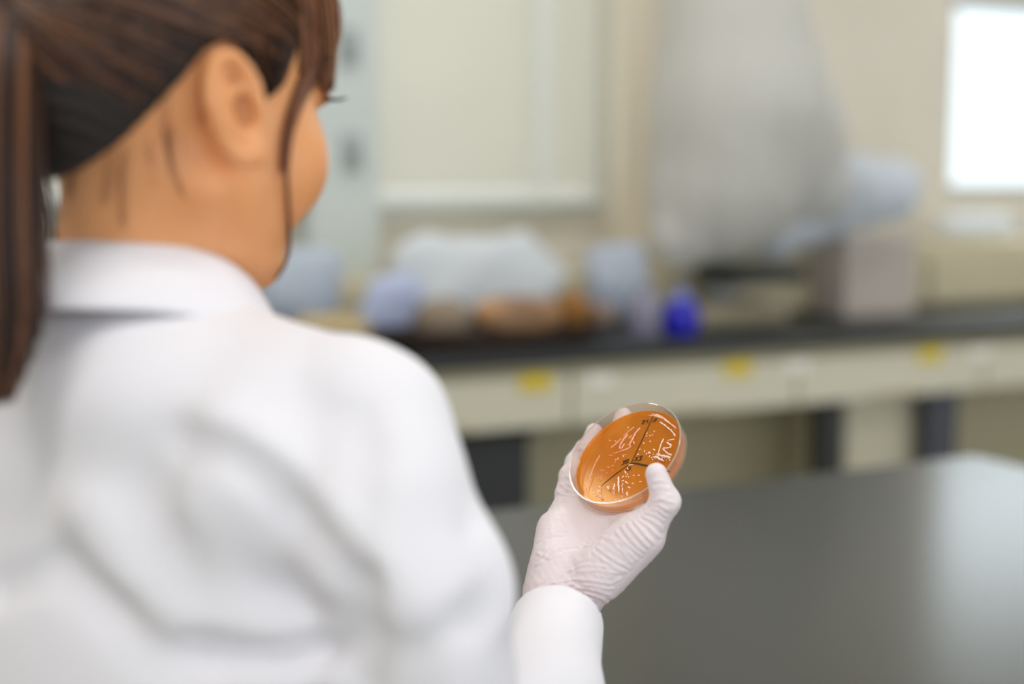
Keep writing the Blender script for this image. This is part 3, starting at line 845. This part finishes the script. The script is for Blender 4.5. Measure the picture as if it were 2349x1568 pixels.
# valleys (negative) and ridges (positive) of the cloth on the back
for pts, h, w_ in (
        ([(420, 1015), (520, 1035), (600, 1085), (680, 1165), (760, 1260), (815, 1330)], -.011, .011),
        ([(500, 980), (640, 1060), (740, 1160), (820, 1260)], .006, .018),
        ([(330, 1120), (450, 1250), (560, 1340), (700, 1430), (820, 1450)], -.006, .016),
        ([(160, 1300), (260, 1400), (360, 1480), (500, 1530)], -.009, .014),
        ([(200, 1180), (280, 1320), (400, 1430), (560, 1480), (760, 1490)], .009, .017),
        ([(470, 1500), (640, 1512), (760, 1498), (830, 1465)], -.020, .010),
        ([(430, 1180), (540, 1350), (680, 1440), (810, 1450)], .006, .014),
        ([(640, 1340), (720, 1400), (800, 1420)], -.006, .010),
        ([(480, 1545), (640, 1552), (760, 1545)], .010, .010),
        ([(0, 1355), (70, 1325), (130, 1305)], -.012, .009), ([(130, 1305), (200, 1350), (270, 1400)], -.009, .009),
        ([(0, 985), (90, 1040), (200, 1060), (330, 1050)], -.005, .022),
        ([(822, 1345), (826, 1440), (830, 1575)], -.022, .009),
        ([(835, 960), (835, 1100), (840, 1250), (825, 1350)], -.004, .010),
        ([(620, 930), (700, 1010), (780, 1100)], -.003, .014), ([(700, 900), (780, 970), (850, 1030)], -.003, .012),
        ([(880, 1340), (960, 1420), (1040, 1568)], .006, .02), ([(1120, 1240), (1160, 1320), (1165, 1400)], .005, .012), ([(1090, 1230), (1130, 1330), (1100, 1420)], -.006, .012),
        ([(100, 700), (300, 695), (450, 700), (600, 705)], -.003, .007),
        ([(960, 1480), (1040, 1430), (1130, 1400)], -.005, .012)):
    lay_fold(pts, h, w_)
folds = FO
cuff_c = hp(1284, 1420, 1.0); cuff_n = wrist - hp(1238, 1610, .93); cuff_n /= np.linalg.norm(cuff_n)
cuff_c2 = wrL; cuff_n2 = (wrL - elL) / np.linalg.norm(wrL - elL)
hemz = bl_(0, 0, -.62)[2]
naxis = (neck_a - neck_b) / np.linalg.norm(neck_a - neck_b)


# ---- head and body
ear_ax = frame_axes(45, 9, 0)


def ear_sdf(p, s):
    q = (p - HC) @ HA.T * A_([s, 1, 1])             # right, forward, up; the ear stands out and leans back
    q = q - A_([.0800, -.007, .0])
    a = R(19); f_, u_ = q[:, 1] * math.cos(a) + q[:, 2] * math.sin(a), -q[:, 1] * math.sin(a) + q[:, 2] * math.cos(a)
    b_ = R(-14); r_, f_ = q[:, 0] * math.cos(b_) + f_ * math.sin(b_), -q[:, 0] * math.sin(b_) + f_ * math.cos(b_)
    q = np.stack([r_, f_, u_], 1)
    wd = .0162 - .0015 * np.clip(u_ / .03, -1, 1)
    e = np.sqrt((f_ / wd) ** 2 + (np.where(u_ > 0, u_ / .028, u_ / .034)) ** 2)
    plate = np.maximum((e - 1) * .014, np.abs(r_ - .002) - .0034)
    th = np.linspace(-.5, 4.6, 14)
    helix = [(.0045, .0140 * math.cos(t + .3) * (1 - .22 * (math.sin(t + .3) < 0)), (.0258 if math.sin(t + .3) > 0 else .0305) * math.sin(t + .3)) for t in th]
    d = smin(plate, chain(q, helix, [.0030] * 14, .001), .003)
    anti = [(.004, -.004, .018), (.0055, -.007, .006), (.005, -.006, -.008), (.004, .000, -.016)]
    d = smin(d, chain(q, anti, [.0026] * 4, .001), .003)
    d = smin(d, capsule(q, (.003, .011, -.004), (.002, .013, -.012), .0042, .0035), .004)       # tragus
    d = smin(d, capsule(q, (.001, .004, -.026), (.001, .006, -.030), .0065, .0055), .004)       # lobe
    d = smax(d, -ellipsoid(q, (.006, .004, -.005), (.009, .006, .010)), .002)                  # concha
    d = smax(d, -ellipsoid(q, (.006, .002, .014), (.0045, .005, .008)), .002)
    return d


def head_sdf(p):
    q = (p - HC) @ HA.T; q[:, 0] = np.abs(q[:, 0])
    E = lambda c, r: ellipsoid(q, c, r)
    d = E((0, -.012, .035), (.073, .092, .085))
    d = smin(d, E((0, .030, -.015), (.058, .056, .080)), .03)
    d = smin(d, capsule(q, (.052, .000, -.046), (.016, .055, -.083), .015, .013), .03)      # jaw
    d = smin(d, E((.042, .050, -.026), (.026, .030, .032)), .02)                           # cheek
    d = smin(d, capsule(q, (0, .088, .012), (0, .101, -.022), .006, .009), .012)            # nose
    d = smin(d, capsule(q, (.008, .092, -.027), (.010, .090, -.027), .007, .006), .006)
    d = smin(d, capsule(q, (0, .087, .042), (.030, .080, .040), .008, .008), .014)          # brow
    d = smax(d, -E((.031, .101, .019), (.016, .018, .011)), .008)
    d = smin(d, E((.031, .077, .020), (.0125, .0125, .0115)), .002)                          # lids
    d = smin(d, capsule(q, (0, .083, -.048), (.016, .076, -.049), .0055, .004), .005)        # lips
    d = smin(d, capsule(q, (0, .081, -.057), (.013, .076, -.056), .006, .004), .004)
    d = smin(d, E((0, .066, -.087), (.016, .013, .013)), .012)                               # chin
    return d




def body_sdf(p):
    d = capsule(p, neck_a, neck_b, .048, .053)
    d = smin(d, capsule(p, hl(.030, -.016, -.03), bl_(.022, .036, -.02), .018, .016), .022)
    d = smin(d, capsule(p, bl_(-.13, 0, -.095), bl_(.13, 0, -.095), .052, .052), .05)
    d = smin(d, ellipsoid(p, bl_(0, .03, -.21), (.150, .095, .19), BA), .05)
    d = smin(d, ellipsoid(p, bl_(0, .03, -.47), (.150, .100, .20), BA), .05)
    d = smin(d, chain(p, ARM, [.040, .040, .039, .039, .037, .036], .02), .03); d = smin(d, chain(p, [elR, hp(1238, 1610, .93), hp(1276, 1450, .995), wrist], [.036, .026, .020, .0185], .02), .01)
    d = smin(d, capsule(p, shL, elL, .046, .036), .03); d = smin(d, capsule(p, elL, wrL, .038, .024), .01)
    hw = wrL + (wrL - elL) / np.linalg.norm(wrL - elL) * .09
    side = A_([1, 0, 0]) @ BA
    for k in range(4):
        b0 = hw + side * (.030 - .020 * k) - A_([0, 0, .004]); tip = b0 + (hw - wrL) * (.75 - .08 * abs(k - 1.3)) - A_([0, 0, .02])
        d = smin(d, capsule(p, wrL, b0, .019, .011), .010); d = smin(d, capsule(p, b0, tip, .009, .0065), .003)
    d = smin(d, chain(p, [wrL + (hw - wrL) * .2, wrL + (hw - wrL) * .6 + side * .05, wrL + (hw - wrL) * 1.0 + side * .06], [.014, .011, .008], .004), .01)
    near = p[:, 1] > .9
    d = np.minimum(d, hand_full(p) + .0024)
    # seated legs
    for s in (-1, 1):
        hip = bl_(s * .085, .04, -.56); kn = bl_(s * .11, .44, -.60); an = A_([*bl_(s * .11, .40, 0)[:2], .085]); toe = A_([*bl_(s * .12, .56, 0)[:2], .03])
        d = smin(d, capsule(p, hip, kn, .082, .055), .03); d = smin(d, capsule(p, kn, an, .053, .036), .02); d = smin(d, capsule(p, an - A_([0, 0, .05]), toe, .033, .026), .02)
    # under the coat the trunk and arms keep clear of the cloth
    k = (p[:, 2] < NB[2] - .006)  & (p[:, 2] > hemz) & (((p - cuff_c) @ cuff_n < -.012) | (np.linalg.norm(p - cuff_c, axis=1) > .16)) & (np.linalg.norm(p - wrL, axis=1) > .07) \
        & (capsule(p, neck_b + naxis * .2, neck_b + naxis * .045, .056, .056) > 0) & ((p - wrL) @ cuff_n2 < 0) & (p[:, 1] < 1.2)
    if k.any():
        d = d.copy(); d[k] = np.maximum(d[k], coat_raw(p[k]) + .0105)
    h = head_sdf(p)
    for s in (1, -1): h = smin(h, ear_sdf(p, s), .003)
    return smin(d, h, .014)


m_skin = mat('skin', (230, 164, 116), .48, Subsurface_Weight=.25, Subsurface_Scale=.02)
m_skin.node_tree.nodes['Principled BSDF'].inputs['Subsurface Radius'].default_value = (1, .35, .15)
noise_mix(m_skin, (228, 156, 100), (238, 170, 116), 14)
allx = np.stack([bl_(-.35, -.2, -.7), bl_(.3, .7, .1), elR, wrist, hl(0, .12, .14), hl(0, -.12, .14), hp(1600, 900, 1.15)])
lo = allx.min(0) - .12; hi = allx.max(0) + .10; lo[2] = 0.0
BV, BF = sdf_mesh(body_sdf, lo, hi, .0026, 10)
pbase = L2W(A_([*bl_(0, 0, 0)[:2], 0]))[0]
person = np_mesh('person', L2W(BV), BF, m_skin, None, pbase)
tag(person, 'person in a white lab coat seen from behind, brown ponytail, holding an agar dish', 'person')
m_glove = mat('white_latex_glove', (232, 219, 222), .4, Subsurface_Weight=.08, Subsurface_Scale=.004)
bump(m_glove, 220, .0007, (1, 1, 1), 3)
np_mesh('glove', L2W(GL[0]), GL[1], m_glove, person)

# ---- lab coat mesh
def coat_sdf(p):
    nc = np.minimum(np.linalg.norm(p - cuff_c, axis=1), np.linalg.norm(p - wrL, axis=1))
    d = np.maximum(coat_raw(p), -(coat_base(p) + np.clip(.006 + (nc - .05) * .3, .006, .024)))
    d = np.maximum(d, np.minimum((p - cuff_c) @ cuff_n, np.linalg.norm(p - cuff_c, axis=1) * 0 + 9) if False else np.where(np.linalg.norm(p - cuff_c, axis=1) < .11, (p - cuff_c) @ cuff_n, -9.))
    d = np.maximum(d, np.where(np.linalg.norm(p - cuff_c2, axis=1) < .11, (p - cuff_c2) @ cuff_n2, -9.))
    d = np.maximum(d, hemz - p[:, 2])
    return np.maximum(d, -capsule(p, neck_b + naxis * .2, neck_b + naxis * .045, .058, .058))


m_coat = mat('white_coat_cotton', (232, 230, 236), .8, Sheen_Weight=.15)
bump(m_coat, 900, .0002, (1, 1, 1), 2)
allx = np.stack([bl_(-.35, -.22, -.64), bl_(.32, .24, .02), elR, wrist, hp(1288, 1395, 1.0), wrL])
lo = allx.min(0) - .14; hi = allx.max(0) + .12; lo[2] = hemz - .01
v, f = sdf_mesh(coat_sdf, lo, hi, .0034, 8)
coat = np_mesh('lab_coat', L2W(v), f, m_coat, person)

# collar: a folded band round the neck
def collar_ring(rx, ry, dz, drop, off):
    pts = []
    for k in range(65):
        a = R(-90 - 158 + 316 * k / 64)              # from one front point round the back to the other
        fr_ = (1 + math.sin(a)) / 2                  # 0 at the nape, 1 at the throat
        pts.append(bl_(rx * math.cos(a) + off[0], ry * math.sin(a) + off[1] + fr_ * .02, dz - drop * fr_ ** 2.4 + .003 * math.cos(a)))
    return pts


secs = [collar_ring(.064, .056, -.004, .05, (.004, .006)), collar_ring(.064, .057, .021, .085, (.004, .006)),
        collar_ring(.067, .060, .0270, .086, (.004, .005)), collar_ring(.072, .065, .024, .086, (.004, .003)),
        collar_ring(.083, .075, .010, .085, (.005, -.002)), collar_ring(.094, .088, -.009, .08, (.006, -.009)),
        collar_ring(.091, .085, -.014, .08, (.006, -.008)), collar_ring(.077, .070, .002, .085, (.004, .0))]
V = []; F = []
for s in secs: V += s
n = 65; ns = len(secs)
for i in range(ns):
    for j in range(n - 1):
        a, b_ = i * n + j, ((i + 1) % ns) * n + j; F.append((a, a + 1, b_ + 1, b_))
F.append(tuple(i * n for i in range(ns))); F.append(tuple(i * n + n - 1 for i in range(ns - 1, -1, -1)))
co = mesh_obj('collar', L2W(A_(V)), F, m_coat, coat, smooth=True)
sb = co.modifiers.new('s', 'SUBSURF'); sb.levels = sb.render_levels = 2

# ---- hair
rs = np.random.RandomState(7)
HCc = A_([0, -.014, .037]); HR = A_([.0785, .0965, .092])
hairline = A_([(-.20, -.050), (-.095, -.052), (-.072, -.046), (-.055, -.026), (-.036, .004), (-.022, .026), (-.006, .036), (.004, .026), (.012, .000), (.022, -.006), (.032, .012), (.046, .034), (.060, .060), (.080, .080), (.2, .09)])


def hl_u(f_): return np.interp(f_, hairline[:, 0], hairline[:, 1])


def cap_sdf(p):
    q = (p - HC) @ HA.T; q[:, 0] = np.abs(q[:, 0])
    d = ellipsoid(q, HCc, HR); d = np.minimum(d, smin(d, ellipsoid(q, (0, -.060, -.008), (.050, .040, .045)), .02))
    d = d - .0012 * np.sin(q[:, 2] * 700 + q[:, 1] * 260 + 2 * np.sin(q[:, 0] * 90)) * .6
    cut = (hl_u(q[:, 1]) - q[:, 2]) * .6
    return smax(smax(d, cut, .006), -(d + .012), .001)


m_hair = mat('brown_hair', (60, 36, 22), .42)


def hair_mat(name, c1_, c2_, c3_):
    m = mat(name, c1_, .36, Specular_IOR_Level=.45); nt = m.node_tree; b = nt.nodes['Principled BSDF']
    at = nt.nodes.new('ShaderNodeAttribute'); at.attribute_name = 'tone'
    rp = nt.nodes.new('ShaderNodeValToRGB'); rp.color_ramp.elements[0].color = lin(c1_); rp.color_ramp.elements[1].color = lin(c3_)
    e = rp.color_ramp.elements.new(.55); e.color = lin(c2_)
    nt.links.new(at.outputs['Fac'], rp.inputs[0]); nt.links.new(rp.outputs[0], b.inputs['Base Color']); return m


m_str = hair_mat('brown_hair_strands', (20, 9, 4), (62, 33, 15), (132, 86, 56))
m_strr = hair_mat('reddish_fringe_strands', (70, 36, 16), (120, 72, 42), (158, 110, 74))
qlo = np.stack([hl(a, b_, c) for a in (-.1, .1) for b_ in (-.13, .11) for c in (-.09, .14)])
v, f = sdf_mesh(cap_sdf, qlo.min(0), qlo.max(0), .0026, 8)
hair = np_mesh('hair', L2W(v), f, mat('scalp_hair_base', (24, 13, 7), .65), person)


def strand_mesh(name, paths, radii, tones, m, parent, sides=4):
    """paths: (n, k, 3) level-frame points"""
    P = A_(paths); n, k, _ = P.shape
    T = np.gradient(P, axis=1); T /= np.linalg.norm(T, axis=2, keepdims=True) + 1e-12
    up = A_([.31, .52, .79]); U = np.cross(T, up); U /= np.linalg.norm(U, axis=2, keepdims=True) + 1e-12; Wv = np.cross(T, U)
    tp = np.sin(np.linspace(.12, math.pi - .12, k)) ** .4
    rad = A_(radii)[:, None] * tp[None]
    ring_ = [P + (U * math.cos(2 * math.pi * s / sides) + Wv * math.sin(2 * math.pi * s / sides)) * rad[..., None] for s in range(sides)]
    V_ = np.stack(ring_, 2).reshape(-1, 3)
    i, j, s = np.meshgrid(np.arange(n), np.arange(k - 1), np.arange(sides), indexing='ij')
    a = (i * k + j) * sides + s; b2 = (i * k + j) * sides + (s + 1) % sides
    F_ = np.stack([a, b2, b2 + sides, a + sides], -1).reshape(-1, 4)
    o = np_mesh(name, L2W(V_), F_, m, parent)
    at = o.data.attributes.new('tone', 'FLOAT', 'POINT'); at.data.foreach_set('value', np.repeat(A_(tones), k * sides).astype(np.float32))
    return o


# combed strands over the skull toward the tie
tie_l = (TC - HC) @ HA.T
tdir = (tie_l - HCc) / HR; tdir /= np.linalg.norm(tdir)
paths, rad, ton = [], [], []
cnt = 0
while cnt < 2600:
    a = rs.rand() * 2 * math.pi; zz = rs.rand() * 1.6 - .75
    dv = A_([math.cos(a) * math.sqrt(max(0, 1 - zz * zz)), math.sin(a) * math.sqrt(max(0, 1 - zz * zz)), zz])
    q = HCc + dv * HR; line = float(hl_u(q[1]))
    if q[2] < line + .001: continue
    if q[2] > line + .05 and rs.rand() < .55: continue
    dot = float(dv @ tdir)
    if dot < -.93 or dot > .99: continue
    om = math.acos(dot); ts = np.linspace(0, 1, 16); lift = rs.rand() * .0035
    g = tdir + rs.randn(3) * .05; g /= np.linalg.norm(g); om = math.acos(np.clip(dv @ g, -1, 1))
    dirs = (np.sin((1 - ts) * om)[:, None] * dv + np.sin(ts * om)[:, None] * g) / math.sin(om)
    wob = np.sin(ts * 5 + rs.rand() * 6) * .0015
    pts = HCc + dirs * HR * (1 + (.012 + lift * np.sin(ts * math.pi) * 9 * .4)[:, None]) + A_([0, 0, 1]) * wob[:, None]
    if (pts[:, 2] < hl_u(pts[:, 1]) - .004).any(): continue
    clump = .5 + .5 * math.sin(a * 23 + zz * 31)
    paths.append(HC + pts @ HA); rad.append(.0005 + rs.rand() * .0005); ton.append(np.clip(.5 * clump + rs.rand() * .5 + (.15 if q[1] > .03 else 0), 0, 1)); cnt += 1
strand_mesh('combed_strands', paths, rad, ton, m_str, hair)

# ponytail
def bez(P0, P1, P2, P3, n=22):
    t = np.linspace(0, 1, n)[:, None]; return (1 - t) ** 3 * P0 + 3 * t * (1 - t) ** 2 * P1 + 3 * t * t * (1 - t) * P2 + t ** 3 * P3


TD = proj(TC)[2]
paths, rad, ton = [], [], []
for i in range(1500):
    a = rs.rand() * 6.283; r_ = math.sqrt(rs.rand())
    o1 = A_([math.cos(a), math.sin(a), 0]) * r_
    e = rs.rand()
    P1 = PL(-22, 20, TD - .03) + o1 * .018
    P2 = PL(-6, 430, TD - .035) + o1 * .026
    endp = PL(26 - 26 * e, 700 + 230 * e ** .8, TD - .03) + o1 * (.022 - .014 * e)
    b_ = bez(TC + o1 * .009, P1, P2, endp); b_[:, 0] += np.sin(np.linspace(0, 5, 22) + a) * .0016
    paths.append(b_); rad.append(.0005 + rs.rand() * .0004); ton.append(np.clip(.55 * (.5 + .5 * math.sin(a * 7)) + .5 * rs.rand(), 0, 1))
pony = strand_mesh('ponytail', paths, rad, ton, m_str, hair)
pony['label'] = 'long brown ponytail'
tube = MB()
ax = L2W(TC - HC)[0]; ax = ax / np.linalg.norm(ax)
mt = MB(); tor = []
cT = Vector(L2W(TC)[0]) + Vector(ax) * .004; uu = Vector(ax).orthogonal().normalized(); vv = Vector(ax).cross(uu)
for q in range(3):
    mt.tube([tuple(cT + Vector(ax) * (.003 * q) + (uu * math.cos(t) + vv * math.sin(t)) * .013) for t in np.linspace(0, 6.283, 28)], .003, 8)
mt.build('hair_tie', mat('black_elastic', (16, 14, 14), .8), hair, smooth=True)

# fringe and loose strands, each with its own depth along the cheek
surf = lambda px, py: trace(lambda p: smin(head_sdf(p), capsule(p, neck_a, neck_b, .048, .053), .014), px, py)


def loose(pts, n, spread, r0, tone0, out, lift=.004):
    base = []
    ok_ = [q for q in pts if q[2] != .84]
    for px, py, d in pts:
        if d == .84 and ok_: d = min(ok_, key=lambda q: abs(q[1] - py) + abs(q[0] - px))[2] + .004     # beside the outline: depth of the nearest point on the head
        base.append(PL(px, py, d))
    base = A_(base); t = np.linspace(0, len(base) - 1, 26)
    # smooth interpolation
    idx = np.clip(t.astype(int), 0, len(base) - 2); fr_ = (t - idx)[:, None]
    P0 = base[np.clip(idx - 1, 0, None)]; P1 = base[idx]; P2 = base[idx + 1]; P3 = base[np.clip(idx + 2, None, len(base) - 1)]
    c = .5 * (2 * P1 + (P2 - P0) * fr_ + (2 * P0 - 5 * P1 + 4 * P2 - P3) * fr_ ** 2 + (3 * P1 - P0 - 3 * P2 + P3) * fr_ ** 3)
    for _ in range(n):
        o1 = rs.randn(3) * spread; w1 = np.linspace(1, .45, 26)[:, None]
        out[0].append(c + o1 * w1); out[1].append(r0 * (.7 + rs.rand() * .6)); out[2].append(np.clip(tone0 + rs.randn() * .22, 0, 1))


def chk(px, py, lift=.004, fb=.84):
    q = surf(px, py)
    if q is None: return (px, py, fb)
    return (px, py, min(proj(q)[2] - lift, 1.0))


out = ([], [], [])
fr_pts = [(700, -60), (735, 10), (742, 100), (722, 170), (690, 240), (665, 310), (657, 380), (660, 450), (664, 520), (662, 575), (650, 612), (628, 640)]
loose([chk(*q) for q in fr_pts[:11]] + [(632, 640, chk(620, 590)[2] + .01)], 16, .0009, .00035, .35, out)
loose([chk(x - 4, y) for x, y in [(705, -60), (722, 20), (720, 100), (700, 180), (676, 250), (662, 320), (655, 390)]], 60, .0024, .0005, .5, out)
strand_mesh('cheek_strands', out[0], out[1], out[2], m_strr, hair)
out = ([], [], [])
for k in range(9):
    x = 690 + k * 10
    loose([chk(x - 40, -60, .008), chk(x - 8, 0, .008), chk(x, 60, .007), chk(min(x + 4, 764), 110, .005), chk(min(x + 2, 758), 160 + (k % 3) * 22, .004)], 40, .0024, .00055, .45 + .05 * (k % 4), out)
loose([chk(748, 90), chk(752, 150), chk(748, 200), chk(747, 236)], 26, .0012, .0004, .4, out)
fri = strand_mesh('fringe', out[0], out[1], out[2], m_strr, hair); fri['label'] = 'reddish brown fringe at the temple'
out = ([], [], [])
for pts in ([(590, 110), (600, 150), (612, 185), (620, 205)], [(610, 90), (625, 140), (632, 180), (628, 205)], [(640, 80), (650, 120), (648, 160), (636, 196)], [(570, 100), (585, 130), (598, 160), (610, 190)]):
    loose([chk(*q, .002) for q in pts], 60, .0024, .0005, .3, out)
strand_mesh('sideburn', out[0], out[1], out[2], m_str, hair)
out = ([], [], [])
for pts in ([(300, 330), (290, 400), (285, 470), (282, 520)], [(400, 300), (410, 380), (430, 450)], [(380, 180), (385, 300), (400, 400)], [(445, 160), (455, 240), (462, 290)],
            [(260, 340), (250, 400), (235, 470)], [(180, 330), (165, 400), (160, 460)], [(330, 320), (340, 370), (345, 420)]):
    loose([chk(*q, .0015) for q in pts], 7, .003, .00018, .6, out)
strand_mesh('nape_wisps', out[0], out[1], out[2], m_str, hair)
out = ([], [], [])
for pts in ([(92, 330), (105, 400), (120, 480), (128, 560), (150, 610)], [(85, 350), (98, 430), (112, 500), (112, 580)]):
    loose([(x, y, .80) for x, y in pts], 8, .0018, .0003, .55, out)
strand_mesh('trailing_wisps', out[0], out[1], out[2], m_str, hair)

# lashes, brows, eyes
for s in (1, -1):
    mb = MB()
    for k in range(18):
        a = -1.0 + 2.0 * k / 17; e0 = A_([.031 * 1 + .0118 * math.sin(a), .0745 + .0118 * math.cos(a) + .003, .0165]) * A_([s, 1, 1])
        dr = A_([math.sin(a) * .7 * s, math.cos(a), -.25]); dr /= np.linalg.norm(dr)
        pts = [e0 + dr * t * .011 + A_([0, 0, 1]) * (t * t * .004) for t in (0, .35, .7, 1)]
        mb.tube([tuple(L2W(hl(*q))[0]) for q in pts], [.0006, .0005, .0004, .0002], 5)
    mb.build('eyelashes', m_mark, person)
    mb = MB()
    mb.tube([tuple(L2W(hl(s * q[0], q[1], q[2]))[0]) for q in ((.014, .0945, .041), (.026, .0915, .046), (.038, .086, .045), (.047, .078, .038))], [.002, .0028, .0024, .001], 8)
    mb.build('eyebrow', m_str, person, smooth=True)
mb = MB().tube([tuple(L2W(hl(x_ * .9, y_ - .0065, -.0525))[0]) for x_, y_ in ((-.021, .0835), (-.01, .0905), (0, .0935), (.01, .0905), (.021, .0835))], [.001, .003, .0035, .003, .001], 8)
mb.build('lips', mat('lips', (186, 96, 88), .4), person, smooth=True)

# stool under the person
sc_ = L2W(A_([*bl_(0, .06, 0)[:2], 0]))[0]
sz = bl_(0, 0, -.64)[2] - .01
st = empty('lab_stool', (sc_[0], sc_[1], 0)); tag(st, 'round black stool under the seated person in the lab coat', 'stool')
auto_smooth(MB().lathe((sc_[0], sc_[1], sz - .06), [(.15, 0), (.17, .01), (.17, .045), (.15, .06)], 40).build('seat', mat('black_vinyl', (24, 24, 26), .5), st))
auto_smooth(MB().lathe((sc_[0], sc_[1], .03), [(.03, 0), (.03, sz - .09)], 20).build('post', m_frame, st))
for k in range(5):
    a = 2 * math.pi * k / 5; MB().tube([(sc_[0], sc_[1], .06), (sc_[0] + .2 * math.cos(a), sc_[1] + .2 * math.sin(a), .025)], .018, 10).build('leg', m_dark, st)
